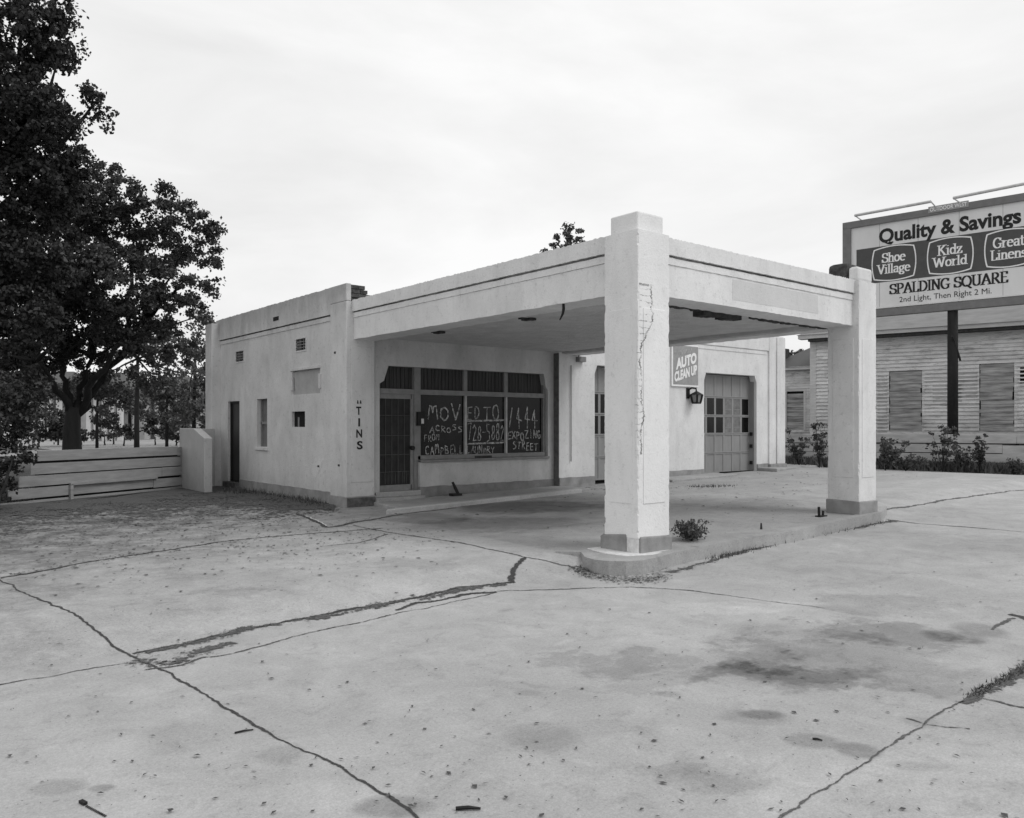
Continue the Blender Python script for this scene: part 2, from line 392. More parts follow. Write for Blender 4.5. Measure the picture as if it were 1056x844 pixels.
def wall_panel(mb, axis, plane, a0, a1, z0, z1, holes, depth, sign, inner=True):
    """wall face in plane axis=plane (axis 'x' or 'y'), running a0..a1, with rectangular holes and reveals.
    sign = direction (along the plane's normal axis) in which the reveals go in."""
    As = sorted({a0, a1}|{h[0] for h in holes}|{h[1] for h in holes}); Zs = sorted({z0, z1}|{h[2] for h in holes}|{h[3] for h in holes})
    def p(a, z, d=0): return (plane+sign*d, a, z) if axis == 'x' else (a, plane+sign*d, z)
    def hole(i, j):
        if i < 0 or j < 0 or i >= len(As)-1 or j >= len(Zs)-1: return False
        a = (As[i]+As[i+1])/2; z = (Zs[j]+Zs[j+1])/2
        return any(h[0] < a < h[1] and h[2] < z < h[3] for h in holes)
    for i in range(len(As)-1):
        for j in range(len(Zs)-1):
            A, B, Z, W = As[i], As[i+1], Zs[j], Zs[j+1]
            if not hole(i, j):
                mb.quad(p(A, Z), p(B, Z), p(B, W), p(A, W)); mb.quad(p(A, Z, depth), p(B, Z, depth), p(B, W, depth), p(A, W, depth))
            else:
                if not hole(i-1, j): mb.quad(p(A, Z), p(A, Z, depth), p(A, W, depth), p(A, W))
                if not hole(i+1, j): mb.quad(p(B, Z), p(B, Z, depth), p(B, W, depth), p(B, W))
                if not hole(i, j-1): mb.quad(p(A, Z), p(B, Z), p(B, Z, depth), p(A, Z, depth))
                if not hole(i, j+1): mb.quad(p(A, W), p(B, W), p(B, W, depth), p(A, W, depth))
    mb.quad(p(a0, z1), p(a1, z1), p(a1, z1, depth), p(a0, z1, depth))
    for a in (a0, a1): mb.quad(p(a, z0), p(a, z0, depth), p(a, z1, depth), p(a, z1))
    return mb

# ------------------------------------------------------------------ lettering
class Plane:
    """a vertical plane: origin o (world), unit horizontal direction u, outward normal n"""
    def __init__(s, o, u, n): s.o = Vector(o); s.u = Vector(u).normalized(); s.n = Vector(n).normalized()
    def w(s, a, z, d=0):
        p = s.o+s.u*a+s.n*d; return (p.x, p.y, z)
    def hit(s, px, py):
        dx, dy = ray(px); d = Vector((dx, dy, 0)); nn = s.n
        f = Vector((s.o.x, s.o.y, 0)).dot(nn)/d.dot(nn)
        q = d*f-Vector((s.o.x, s.o.y, 0)); return q.dot(s.u), EYE+sl(py)*f
def pen(mb, pl, strokes, wx, wz, d=.004, tf=lambda u, v: (u, v)):
    k = 0
    for st in strokes:
        st = [tf(*q) for q in st]
        for i in range(len(st)-1):
            (x0, y0), (x1, y1) = st[i], st[i+1]
            if x1 < x0: x0, y0, x1, y1 = x1, y1, x0, y0
            a, b = wx/2, wz/2
            if y1 >= y0: poly = [(x0-a, y0-b), (x0+a, y0-b), (x1+a, y1-b), (x1+a, y1+b), (x1-a, y1+b), (x0-a, y0+b)]
            else: poly = [(x0-a, y0+b), (x0-a, y0-b), (x1-a, y1-b), (x1+a, y1-b), (x1+a, y1+b), (x0+a, y0+b)]
            dd = d+.0003*(k % 7); k += 1
            mb.add([pl.w(u, v, dd) for u, v in poly], [tuple(range(6))])
def arc(cx, cy, rx, ry, a0, a1, n=10):
    return [(cx+rx*math.cos(math.radians(a0+(a1-a0)*i/n)), cy+ry*math.sin(math.radians(a0+(a1-a0)*i/n))) for i in range(n+1)]
def sf(x, y, w=.11): return [(x-w, y), (x+w, y)]
GL = {
 'S': (.62, [arc(.31, .75, .24, .24, 30, 270, 10)+arc(.31, .26, .26, .25, 90, -150, 10), [(.52, .95), (.54, .72)], [(.05, .3), (.06, .04)]]),
 'P': (.62, [[(.14, 0), (.14, 1)], [(.14, 1)]+arc(.30, .74, .26, .26, 90, -90, 10)+[(.14, .48)], sf(.14, 0), sf(.1, 1, .08)]),
 'A': (.74, [[(.06, 0), (.37, 1)], [(.37, 1), (.68, 0)], [(.17, .34), (.57, .34)], sf(.08, 0), sf(.66, 0)]),
 'L': (.58, [[(.14, 0), (.14, 1)], [(.14, 0), (.5, 0), (.54, .22)], sf(.14, 1)]),
 'D': (.74, [[(.14, 0), (.14, 1)], [(.14, 1)]+arc(.28, .5, .38, .5, 90, -90, 14)+[(.14, 0)], sf(.12, 0, .08), sf(.12, 1, .08)]),
 'I': (.30, [[(.15, 0), (.15, 1)], sf(.15, 0), sf(.15, 1)]),
 'N': (.78, [[(.14, 0), (.14, 1), (.64, 0), (.64, 1)], sf(.14, 0), sf(.12, 1, .09), sf(.64, 1)]),
 'G': (.76, [arc(.40, .5, .33, .5, 45, 300, 16)+[(.64, .12), (.64, .42)], sf(.62, .42, .1), [(.64, .95), (.63, .76)]]),
 'Q': (.80, [arc(.40, .5, .34, .5, 0, 360, 20), [(.42, .12), (.74, -.2)]]),
 'U': (.76, [[(.14, 1), (.14, .3)]+arc(.38, .28, .24, .28, 180, 360, 10)+[(.62, 1)], sf(.14, 1), sf(.62, 1)]),
 'R': (.70, [[(.14, 0), (.14, 1)], [(.14, 1)]+arc(.30, .75, .24, .25, 90, -90, 10)+[(.14, .5)], [(.32, .5), (.64, 0)], sf(.14, 0), sf(.66, 0, .06)]),
 'E': (.60, [[(.14, 0), (.14, 1)], [(.14, 1), (.5, 1), (.52, .82)], [(.14, .52), (.42, .52)], [(.14, 0), (.52, 0), (.55, .2)], sf(.1, 0, .06), sf(.1, 1, .06)]),
 'V': (.74, [[(.08, 1), (.37, 0), (.66, 1)], sf(.08, 1), sf(.66, 1)]),
 'K': (.74, [[(.14, 0), (.14, 1)], [(.6, 1), (.16, .46)], [(.28, .58), (.64, 0)], sf(.14, 0), sf(.14, 1), sf(.6, 1), sf(.64, 0)]),
 'W': (1.04, [[(.08, 1), (.30, 0), (.52, .9), (.74, 0), (.96, 1)], sf(.08, 1), sf(.96, 1)]),
 'h': (.58, [[(.12, 0), (.12, 1)], [(.12, .5)]+arc(.30, .44, .16, .22, 150, 0, 8)+[(.46, 0)], sf(.12, 0, .09), sf(.46, 0, .09), sf(.08, 1, .06)]),
 'o': (.56, [arc(.28, .33, .21, .33, 0, 360, 16)]),
 'e': (.54, [arc(.28, .33, .21, .33, 330, 20, 1)[:0]+[(.08, .38), (.48, .38)]+arc(.28, .33, .21, .33, 10, 310, 16)]),
 'i': (.28, [[(.14, 0), (.14, .66)], [(.13, .9), (.15, .9)], sf(.14, 0, .09), sf(.1, .66, .06)]),
 'l': (.28, [[(.14, 0), (.14, 1)], sf(.14, 0, .09), sf(.1, 1, .06)]),
 'a': (.54, [arc(.26, .5, .16, .17, 160, 0, 8)+[(.42, 0), (.5, 0)], arc(.25, .19, .17, .18, 70, 360, 12)]),
 'g': (.56, [arc(.26, .42, .18, .22, 0, 360, 14), arc(.27, -.12, .20, .15, 0, 360, 14), [(.4, .6), (.54, .68)], [(.16, .22), (.12, .08), (.4, .03)]]),
 'd': (.58, [[(.46, 0), (.46, 1)], arc(.27, .33, .19, .32, 30, 330, 14), sf(.5, 0, .06), sf(.42, 1, .06)]),
 'z': (.50, [[(.08, .5), (.08, .66), (.42, .66), (.06, 0), (.42, 0), (.44, .18)]]),
 'r': (.42, [[(.12, 0), (.12, .66)], [(.12, .42), (.22, .62), (.38, .62)], sf(.12, 0, .09), sf(.08, .66, .05)]),
 't': (.38, [[(.16, .9), (.16, .1), (.24, 0), (.34, .06)], [(.04, .66), (.34, .66)]]),
 'n': (.58, [[(.12, 0), (.12, .66)], [(.12, .46)]+arc(.30, .42, .16, .23, 150, 0, 8)+[(.46, 0)], sf(.12, 0, .09), sf(.46, 0, .09)]),
 's': (.46, [arc(.22, .49, .15, .16, 40, 270, 8)+arc(.22, .17, .17, .16, 90, -150, 8)]),
 ' ': (.34, [])}
def serif(mb, pl, text, u0, u1, z0, z1, wx, wz, d=.006, slope=0):
    tot = sum(GL[c][0] for c in text); k = (u1-u0)/tot; h = z1-z0; a = 0
    for c in text:
        w, ss = GL[c]
        pen(mb, pl, ss, wx, wz, d, lambda u, v, a=a: (u0+(a+u)*k, z0+v*h+slope*(a+u)*k)); a += w
def text_mb(s, pl, u0, u1, z0, z1, d=.006, off=.0, shear=0, slope=0, thick=.0):
    cu = bpy.data.curves.new('lettering', 'FONT'); cu.body = s; cu.size = 1; cu.offset = off; cu.resolution_u = 4
    o = bpy.data.objects.new('lettering_src', cu); C.objects.link(o)
    dg = bpy.context.evaluated_depsgraph_get(); me = o.evaluated_get(dg).to_mesh()
    V = [tuple(v.co) for v in me.vertices]; Fc = [tuple(p.vertices) for p in me.polygons]
    o.evaluated_get(dg).to_mesh_clear(); bpy.data.objects.remove(o); bpy.data.curves.remove(cu)
    xs = [v[0] for v in V]; ys = [v[1] for v in V]; x0, x1, y0, y1 = min(xs), max(xs), min(ys), max(ys)
    out = []
    for x, y, _ in V:
        a = (x-x0)/(x1-x0); b = (y-y0)/(y1-y0)
        u = u0+a*(u1-u0)+shear*b*(z1-z0); z = z0+b*(z1-z0)+slope*a*(u1-u0)
        out.append(pl.w(u, z, d))
    return out, Fc

# ================================================================== GROUND
def axis_pts(a, b, step, lo, hi):
    v = list(np.arange(a, b+1e-6, step)); s = step; x = a
    while x > lo: s *= 1.6; x -= s; v.insert(0, x)
    s = step; x = b
    while x < hi: s *= 1.6; x += s; v.append(x)
    return v
xs = axis_pts(-6, 30, .3, -500, 700); ys = axis_pts(-4, 26, .3, -400, 700)
ys = sorted([y for y in ys if not 6.3 < y < 7.6]+[6.30+.025*i for i in range(53)])
g = MB(); nx = len(xs)
for y in ys:
    for x in xs: g.v.append((x, y, G(x, y)))
for j in range(len(ys)-1):
    for i in range(nx-1):
        q = j*nx+i; g.f.append((q, q+1, q+nx+1, q+nx))
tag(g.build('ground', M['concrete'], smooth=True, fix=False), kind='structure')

# kerbed island slab below the canopy
top = [(600, 570), (604, 575), (614, 578), (628, 579.5), (645, 580), (662, 578.5), (678, 575), (695, 570.5), (720, 565), (765, 556), (820, 547.5), (862, 538.5), (895, 531.5), (908, 529)]
front = [onG(a, b, 0, lambda x, y: P(x))[:2] for a, b in top]
poly = [(6.75, 9.0), (6.66, 7.6)]+front+[(13.95, 6.75), (14.0, 9.0)]
isl = MB().prism(poly, -.12, lambda x, y: P(x))
tag(isl.build('island_pavement', M['island'], bevel=.025), kind='structure')
# kerb rim sits proud of the slab edge
rim = MB(); inner = []
fr = [(6.66, 7.3)]+front+[(13.95, 6.75)]
def off(pts, d):
    out = []
    for i, p in enumerate(pts):
        a = Vector(pts[max(i-1, 0)]); b = Vector(pts[min(i+1, len(pts)-1)]); t = (b-a).normalized(); out.append((p[0]+t.y*d, p[1]-t.x*d))
    return out
o1 = off(fr, .012); o2 = off(fr, -.15)
for i in range(len(fr)-1):
    a, b, c, d = o1[i], o1[i+1], o2[i+1], o2[i]
    pts = [a, b, c, d]
    rim.add([(x, y, -.1) for x, y in (a, b)]+[(x, y, P(x)+.006+random.uniform(0, .006)) for x, y in pts], [(0, 1, 3, 2), (2, 3, 4, 5)])
tag(rim.build('kerb', M['kerb'], bevel=0, smooth=False), kind='structure')

# office walk (slightly raised, pale front edge)
a = onG(398, 531)[:2]; b = onG(600, 508)[:2]
walkf = lambda x, y: G(x, y)+.07
walk = MB().prism([(7.75, 13.7), (7.6, 12.6), a, (b[0], b[1]), (12.6, 12.7), (12.6, 13.75)], 0, walkf)
tag(walk.build('office_walk', M['walk'], bevel=.02), kind='structure')
we = MB().prism([(a[0], a[1]-.012), (b[0], b[1]-.012), (b[0], b[1]+.16), (a[0]+.1, a[1]+.14)], 0, lambda x, y: G(x, y)+.078)
tag(we.build('walk_kerb', M['walkedge'], bevel=.015), kind='structure')
# sills of paving in front of the garage doors
w2 = MB().prism([(15.6, 12.85), (18.2, 12.8), (18.3, 13.62), (15.6, 13.62)], 0, lambda x, y: G(x, y)+.06)
tag(w2.build('garage_walk', M['walk'], bevel=.02), kind='structure')
w3 = MB().prism([(20.25, 12.9), (26, 14.4), (26, 17), (21.5, 16), (20.3, 13.6)], 0, lambda x, y: G(x, y)+.10)
tag(w3.build('end_walk', M['walk'], bevel=.03), kind='structure')

# dirt filled joints and cracks, each a ribbon following the slab
def ribbon(pts, w0, w1, jag=.35, step=.04, up=.004, fn=None, widen=3.2, wobble=.006):
    W = [Vector(onG(a, b, 0, fn)) for a, b in pts]; V = []; A = []; Fc = []
    L = [0]
    for i in range(1, len(W)): L.append(L[-1]+(W[i]-W[i-1]).length)
    n = min(900, max(4, int(L[-1]/step))); rw = 1; wob = 0; fz = fn or G
    for k in range(n+1):
        d = L[-1]*k/n; i = max(j for j in range(len(L)) if L[j] <= d+1e-9); i = min(i, len(W)-2)
        t = (d-L[i])/max(1e-6, L[i+1]-L[i]); p = W[i].lerp(W[i+1], t); dr = (W[i+1]-W[i]).normalized(); nn = Vector((-dr.y, dr.x, 0))
        wob = wob*.92+random.uniform(-1, 1)*wobble*(1+jag*2)
        rw = .75*rw+.25*random.uniform(max(.1, 1-jag*2.4), 1+jag*2.4)
        w = (w0+(w1-w0)*k/n)*max(.25, rw)*widen; p = p+nn*wob
        for a in (-1, 0, 1):
            q = p+nn*w*.5*a; V.append((q.x, q.y, fz(q.x, q.y)+up)); A.append(a)
        if k: o = (k-1)*3; Fc += [(o, o+3, o+4, o+1), (o+1, o+4, o+5, o+2)]
    return V, Fc, A
def across_mesh(name, V, Fc, A, mat):
    me = bpy.data.meshes.new(name); me.from_pydata(V, [], Fc); me.update()
    at = me.attributes.new('across', 'FLOAT', 'POINT'); at.data.foreach_set('value', A)
    me.materials.append(mat); o = bpy.data.objects.new(name, me); C.objects.link(o); return o
def joint(name, pts, w0, w1, mat='crack', jag=.35, fn=None, up=.004):
    V, Fc, A = ribbon(pts, w0, w1, jag, up=up, fn=fn)
    return tag(across_mesh(name, V, Fc, A, M[{'crack': 'jcrack', 'crackthin': 'jthin', 'wide': 'jwide'}.get(mat, mat)]), kind='structure')
joint('pavement_joint', [(-20, 588), (30, 612), (85, 641), (138, 676), (172, 694), (215, 718), (300, 764), (370, 800), (425, 831), (470, 860)], .015, .010, 'crack')
joint('pavement_joint', [(0, 596.5), (30, 592), (85, 581), (170, 568), (225, 559.5), (270, 554.5), (330, 550), (395, 545)], .032, .026, 'crack', .45)
joint('pavement_joint', [(138, 675), (165, 669), (200, 662), (240, 651.5), (330, 635.5), (430, 617), (475, 607), (530, 600)], .028, .034, 'crack', .4)
joint('joint_weeds', [(150, 674), (200, 663), (240, 652.5), (330, 637), (430, 619), (475, 609), (520, 602)], .05, .055, 'wide', .5, up=.007)
joint('pavement_crack', [(150, 691), (190, 686), (205, 678), (230, 676), (300, 658), (350, 647), (410, 632), (440, 627), (515, 610)], .013, .010, 'crackthin', .5, up=.005)
joint('pavement_crack', [(410, 630), (428, 622), (445, 621), (485, 612), (512, 611)], .026, .03, 'crack', .5, up=.006)
joint('pavement_crack', [(144, 680), (160, 686), (182, 684), (206, 673), (240, 663)], .15, .04, 'wide', .45, up=.006)
joint('pavement_joint', [(365, 542), (400, 549), (475, 560), (528, 572), (541, 575), (593, 585)], .03, .022, 'crackthin', .4)
joint('pavement_crack', [(541, 575), (534, 583), (530, 592), (527, 600)], .03, .035, 'crack', .5, up=.006)
joint('pavement_crack', [(400, 551), (385, 556), (370, 560), (330, 564)], .02, .012, 'crackthin', .5)
joint('pavement_joint', [(515, 610), (600, 607.5), (650, 605.5), (716, 609), (760, 616), (850, 628)], .02, .01, 'crackthin', .5)
joint('pavement_joint', [(790, 851), (800, 844), (856, 808), (893, 784.5), (932, 761), (970, 739), (995, 724)], .011, .010, 'crackthin', .3)
joint('pavement_crack', [(993, 726), (1003, 719), (1033, 702), (1056, 691), (1090, 672)], .055, .05, 'wide', .5)
joint('pavement_crack', [(1012, 721), (1035, 727), (1062, 732)], .016, .016, 'crackthin', .5)
joint('pavement_crack', [(1023, 650), (1030, 644), (1047, 638)], .02, .02, 'crackthin', .5)
joint('pavement_crack', [(1040, 634), (1049, 636), (1060, 640)], .05, .05, 'crack', .5)
joint('pavement_joint', [(915, 536), (945, 540), (1000, 544), (1070, 550)], .03, .02, 'crackthin', .5)
joint('pavement_joint', [(912, 526), (945, 521), (1000, 512), (1060, 505)], .04, .03, 'crackthin', .5)
joint('pavement_joint', [(-10, 708), (60, 697), (100, 689), (138, 684)], .012, .008, 'crackthin', .4)
joint('pavement_crack', [(306, 530), (325, 537), (337, 544), (350, 543)], .05, .05, 'crack', .5)
joint('pavement_crack', [(348, 543), (365, 539), (385, 536), (405, 532.5), (425, 529.5), (470, 524)], .085, .02, 'crack', .45)
joint('kerb_dirt', [(690, 591), (735, 577), (765, 569.5), (821, 555.5), (840, 552), (870, 546.5), (905, 540), (925, 537)], .05, .08, 'wide', .6)
joint('pavement_crack', [(1000, 752), (960, 748), (935, 741)], .01, .01, 'crackthin', .5)
V_, F_, A_l = ribbon([(316, 532.5), (328, 538.5), (338, 543)], .028, .028, .2, up=.010, widen=1)
tag(across_mesh('broken_slab_edge', V_, F_, A_l, M['walkedge']), kind='structure')
# soil strip below the fence, beside the side wall
mb = MB()
edge = [(-60, 548), (0, 536), (60, 531), (120, 526), (185, 519), (215, 518), (250, 517), (300, 524), (345, 526)]
back = [(-60, 526), (0, 522), (60, 520), (120, 514), (185, 505), (215, 503), (250, 502), (300, 513), (345, 521)]
def densify(pts, n=10):
    out = []
    for i in range(len(pts)-1):
        for k in range(n):
            t = k/n; out.append((pts[i][0]*(1-t)+pts[i+1][0]*t, pts[i][1]*(1-t)+pts[i+1][1]*t))
    return out+[pts[-1]]
E1 = [Vector(onG(*q)) for q in densify(edge)]; E2 = [Vector(onG(*q)) for q in densify(back)]
V_, F_, A_l = [], [], []
for i in range(len(E1)):
    a = E1[i]+(E1[i]-E2[i])*1.1; b = E2[i]
    for k, c in enumerate((1, .75, .4, 0)):
        p = b.lerp(a, c); V_.append((p.x, p.y, G(p.x, p.y)+.005+.03*(1-c)**2)); A_l.append(c)
    if i:
        o = (i-1)*4
        for k in range(3): F_.append((o+k, o+4+k, o+5+k, o+1+k))
tag(across_mesh('soil', V_, F_, A_l, M['jsoil']), kind='structure')
# lawn and road beyond the left fence, yard beyond the right fence
FL = [onG(-120, 528)[:2], onG(70, 519)[:2], onG(185, 505)[:2]]
mb = MB(); mb.add([(-60, 9, .17), (FL[0][0], FL[0][1]+.1, .17), (FL[1][0], FL[1][1]+.1, .17), (FL[2][0], FL[2][1]+.1, .17), (7.1, 21.0, .17), (7.1, 46, .17), (-60, 46, .17)], [tuple(range(7))])
tag(mb.build('lawn', M['lawn']), kind='structure')
mb = MB(); mb.add([(-90, 46, .20), (60, 46, .20), (60, 56, .20), (-90, 56, .20)], [(0, 1, 2, 3)])
tag(mb.build('street', M['road']), kind='structure')
mb = MB(); mb.add([(-160, 56, .19), (90, 56, .19), (90, 160, .19), (-160, 160, .19)], [(0, 1, 2, 3)])
tag(mb.build('far_lawn', M['lawn']), kind='structure')

# ================================================================== STATION
Y0 = 13.6; Y1 = 13.77; YT = 13.7; XL = 7.22; XC = 12.51; XE = XY(807, Y0); YB = YX(224, XL)
BX0, BY0 = 7.33, 6.65; BZ0, BZ1, CT = 3.33, 4.07, 4.30
S = empty('gas_station', (XL+4, YT, .2), 'white stucco filling station with a flat canopy on square pillars, empty and shut', 'gas station')
# side wall with openings
zl = lambda px, py: ZX(px, py, XL)
ho = lambda p0, p1, y0, y1: (min(YX(p0, XL), YX(p1, XL)), max(YX(p0, XL), YX(p1, XL)), ZX((p0+p1)/2, y1, XL), ZX((p0+p1)/2, y0, XL))
h_door = ho(235, 247, 414, 497); h_tall = ho(265, 275.5, 411.5, 461); h_small = ho(301, 314.5, 424.5, 440.5)
h_v1 = ho(243.5, 251.5, 362.5, 373); h_v2 = ho(305.5, 315.5, 349.5, 361.5); h_sign = ho(301.5, 330, 381, 406.5)
h_slot = ho(283.5, 289, 327, 331)
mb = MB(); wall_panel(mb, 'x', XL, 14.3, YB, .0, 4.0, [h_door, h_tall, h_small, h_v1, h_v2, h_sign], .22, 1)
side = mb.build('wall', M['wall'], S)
MB().box(XL+.035, XL+.05, h_sign[0], h_sign[1], h_sign[2], h_sign[3]).build('sign_recess', simple('old_sign_recess', .36, .8, .15, 5), S)
mb = MB()
for yy in (h_sign[0]-.02, h_sign[1]+.0):
    mb.box(XL-.03, XL+.02, yy-.03, yy+.05, h_sign[3]-.42, h_sign[3]-.12)
mb.box(XL-.035, XL+.02, h_sign[0]-.03, h_sign[1]+.05, h_sign[3]-.01, h_sign[3]+.05)
mb.build('sign_bracket', M['wall'], S, bevel=.008)
# parapet of the side wall: two shallow bands then the coping band
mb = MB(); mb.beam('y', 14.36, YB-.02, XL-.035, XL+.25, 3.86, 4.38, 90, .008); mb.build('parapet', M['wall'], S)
mb = MB(); mb.beam('y', 14.36, YB-.02, XL-.016, XL+.1, 3.745, 3.83, 60, .003); mb.build('moulding', M['wall'], S)
mb = MB(); mb.box(XL-.004, XL+.1, 14.36, YB-.02, 3.83, 3.862); mb.build('shadow_groove', M['crackthin'], S)  # dark strip painting in the shadow under the projecting parapet band
MB().box(XL-.042, XL-.02, h_slot[0], h_slot[1], h_slot[2], h_slot[3]).build('scupper', M['black'], S)
# plinth
mb = MB(); mb.beam('y', 14.32, h_door[0]-.05, XL-.03, XL+.1, 0, .40, 40, .008); mb.build('plinth', M['plinth'], S)
# corner pilaster (front left) and back pilaster
def pilaster(x0, x1, y0, y1, z0, z1, cap, mat, nm='pilaster', grooves='', base=True):
    pm = MB(); pm.box(x0, x1, y0, y1, z0, z1)
    o = pm.build(nm, mat, S, bevel=.018)
    return o
TX1 = XY(386.5, YT)
pilaster(XL-.05, TX1, YT, 14.36, .34, 4.05, True, M['wall'])
MB().box(XL-.05, XL+.06, YT+.0, 14.36, 4.05, 4.385).build('parapet_end', M['wall'], S, bevel=.015)
mb = MB(); mb.box(XL-.075, TX1+.015, YT-.025, 14.37, 0, .35); mb.build('plinth', M['plinth'], S, bevel=.01)
mb = MB(); mb.box(XL-.04, TX1+.0, YT-.032, YT-.02, .16, .33); mb.build('bare_brick_band', M['plinth_dark'], S)
pilaster(XL-.23, XL+.2, YB-.25, YB+.22, .0, 4.28, True, M['wall'])
# raised panel lines on the TINS pilaster
mb = MB(); mb.box(XL+.06, TX1-.07, YT-.012, YT+.01, .62, 3.2); mb.build('pilaster_panel', M['wall'], S, bevel=.006)
# brick stub on top
mb = MB()
for k in range(4):
    z = 4.052+k*.082; n = 3 if k < 2 else 2; x = XL+.065
    for j in range(n):
        w = random.uniform(.13, .19); mb.box(x, x+w, YT+random.uniform(0, .03), 14.25, z, z+.07); x += w+.012
mb.box(XL+.065, XL+.33, YT+.05, 14.2, 4.05, 4.37)
mb.build('brick_stub', M['brickdark'], S)
# vents
for h in (h_v1, h_v2):
    e = MB().box(XL+.12, XL+.14, h[0], h[1], h[2], h[3]).build('vent', M['dark'], S)
    mb = MB(); n = 4
    for k in range(n+1): z = h[2]+(h[3]-h[2])*k/n; mb.box(XL+.01, XL+.05, h[0], h[1], z-.008, z+.008)
    for k in range(4): y = h[0]+(h[1]-h[0])*k/3; mb.box(XL+.015, XL+.045, y-.006, y+.006, h[2], h[3])
    mb.build('vent_grille', M['woodtrim'], e)
    mb = MB(); y0, y1, z0, z1 = h; t = .03
    mb.box(XL-.012, XL+.01, y0-t, y1+t, z1, z1+t).box(XL-.012, XL+.01, y0-t, y1+t, z0-t, z0).box(XL-.012, XL+.01, y0-t, y0, z0, z1).box(XL-.012, XL+.01, y1, y1+t, z0, z1)
    mb.build('vent_frame', M['wall'], e)
# side door
d = MB().box(XL+.10, XL+.14, h_door[0], h_door[1], h_door[2], h_door[3]).build('side_door', simple('side_door_paint', .030, .6, .6, 2, (1, 1, .3)), S)
MB().box(XL+.06, XL+.10, h_door[0], h_door[0]+.05, h_door[2], h_door[3]).box(XL+.06, XL+.10, h_door[1]-.05, h_door[1], h_door[2], h_door[3]).box(XL+.06, XL+.10, h_door[0], h_door[1], h_door[3]-.05, h_door[3]).build('door_frame', M['black'], d)
MB().tube([(XL+.10, h_door[0]+.14, 1.35), (XL+.05, h_door[0]+.14, 1.35)], .03, 10).build('door_knob', M['wire'], d)
MB().box(XL-.12, XL+.2, h_door[0]-.05, h_door[1]+.05, .0, h_door[2]).build('doorstep', M['plinth_dark'], S, bevel=.01)
# tall window
w = MB().box(XL+.13, XL+.14, h_tall[0], h_tall[1], h_tall[2], h_tall[3]).build('side_window', simple('painted_over_pane', .15, .5, .25, 3), S)
mb = MB(); zm = (h_tall[2]+h_tall[3])/2
mb.box(XL+.09, XL+.13, h_tall[0], h_tall[1], zm-.03, zm+.03).box(XL+.09, XL+.13, h_tall[0], h_tall[0]+.04, h_tall[2], h_tall[3]).box(XL+.09, XL+.13, h_tall[1]-.04, h_tall[1], h_tall[2], h_tall[3])
mb.build('window_frame', M['mulldark'], w)
MB().box(XL-.04, XL+.12, h_tall[0]-.06, h_tall[1]+.06, h_tall[2]-.08, h_tall[2]-.002).build('window_sill', M['wall'], w, bevel=.008)
# small window opening
w = MB().box(XL+.06, XL+.07, h_small[0], h_small[1], h_small[2], h_small[3]).build('small_window', M['dark'], S)
MB().box(XL+.045, XL+.058, h_small[1]-.26, h_small[1]-.20, h_small[2], h_small[3]-.12).build('window_bar', M['woodtrim'], w)
# scratches and repaired patches on the side wall
mb = MB(); pls = Plane((XL, 0, 0), (0, -1, 0), (-1, 0, 0))
def onside(q): return (-atX(q[0], q[1], XL)[1], atX(q[0], q[1], XL)[2])
for stq, wd in (([(337, 467), (333, 476), (330, 484), (324, 495)], .022), ([(336, 485), (331, 490)], .02), ([(296, 483), (300, 480), (306, 481), (313, 479.5), (321, 482)], .02), ([(320, 478), (327, 481)], .02)):
    pen(mb, pls, [[onside(q) for q in stq]], wd, wd*.7, .003)
mb.build('scratch', M['fresh'], S)
for q in ((328.5, 481), (352, 480), (348, 364)):
    u, z = onside(q); MB().box(XL-.058 if q[0] > 340 else XL-.008, XL, -u-.035, -u+.035, z-.02, z+.02).build('bolt_hole', M['crack'], S)
# TINS lettering
mbt = MB(); plT = Plane((0, YT-.014, 0), (1, 0, 0), (0, -1, 0))
def onT(px, py): q = atY(px, py, YT); return q[0], q[2]
for s_, p in (('T', (366.8, 419.5, 372.2, 428)), ('I', (369.0, 431.5, 370.9, 440)), ('N', (367.0, 443, 373.0, 451.5)), ('S', (367.6, 455, 373.6, 463.6))):
    u0, z1 = onT(p[0], p[1]); u1, z0 = onT(p[2], p[3]); mbt.add(*text_mb(s_, plT, u0, u1, z0, z1, .003, .03))
for p in ((367.6, 413, 369.4, 416.5), (370.6, 413, 372.4, 416.5)):
    u0, z1 = onT(p[0], p[1]); u1, z0 = onT(p[2], p[3]); mbt.add([plT.w(u0, z0, .003), plT.w(u1, z0, .003), plT.w(u1-.01, z1, .003), plT.w(u0+.01, z1, .003)], [(0, 1, 2, 3)])
mbt.build('wall_lettering', M['ink'], S)

# office front wall, door + shop window in one opening
OX0 = XY(391.5, Y1); OX1 = XY(565, Y1); ODX = XY(433, Y1)
OZH = ZY(396, 377, Y1); OZS = ZY(440, 474.5, Y1); OZD = .24
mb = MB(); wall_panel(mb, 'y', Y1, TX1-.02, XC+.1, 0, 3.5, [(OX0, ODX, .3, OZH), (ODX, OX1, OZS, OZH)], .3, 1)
mb.build('office_wall', M['shade'], S)
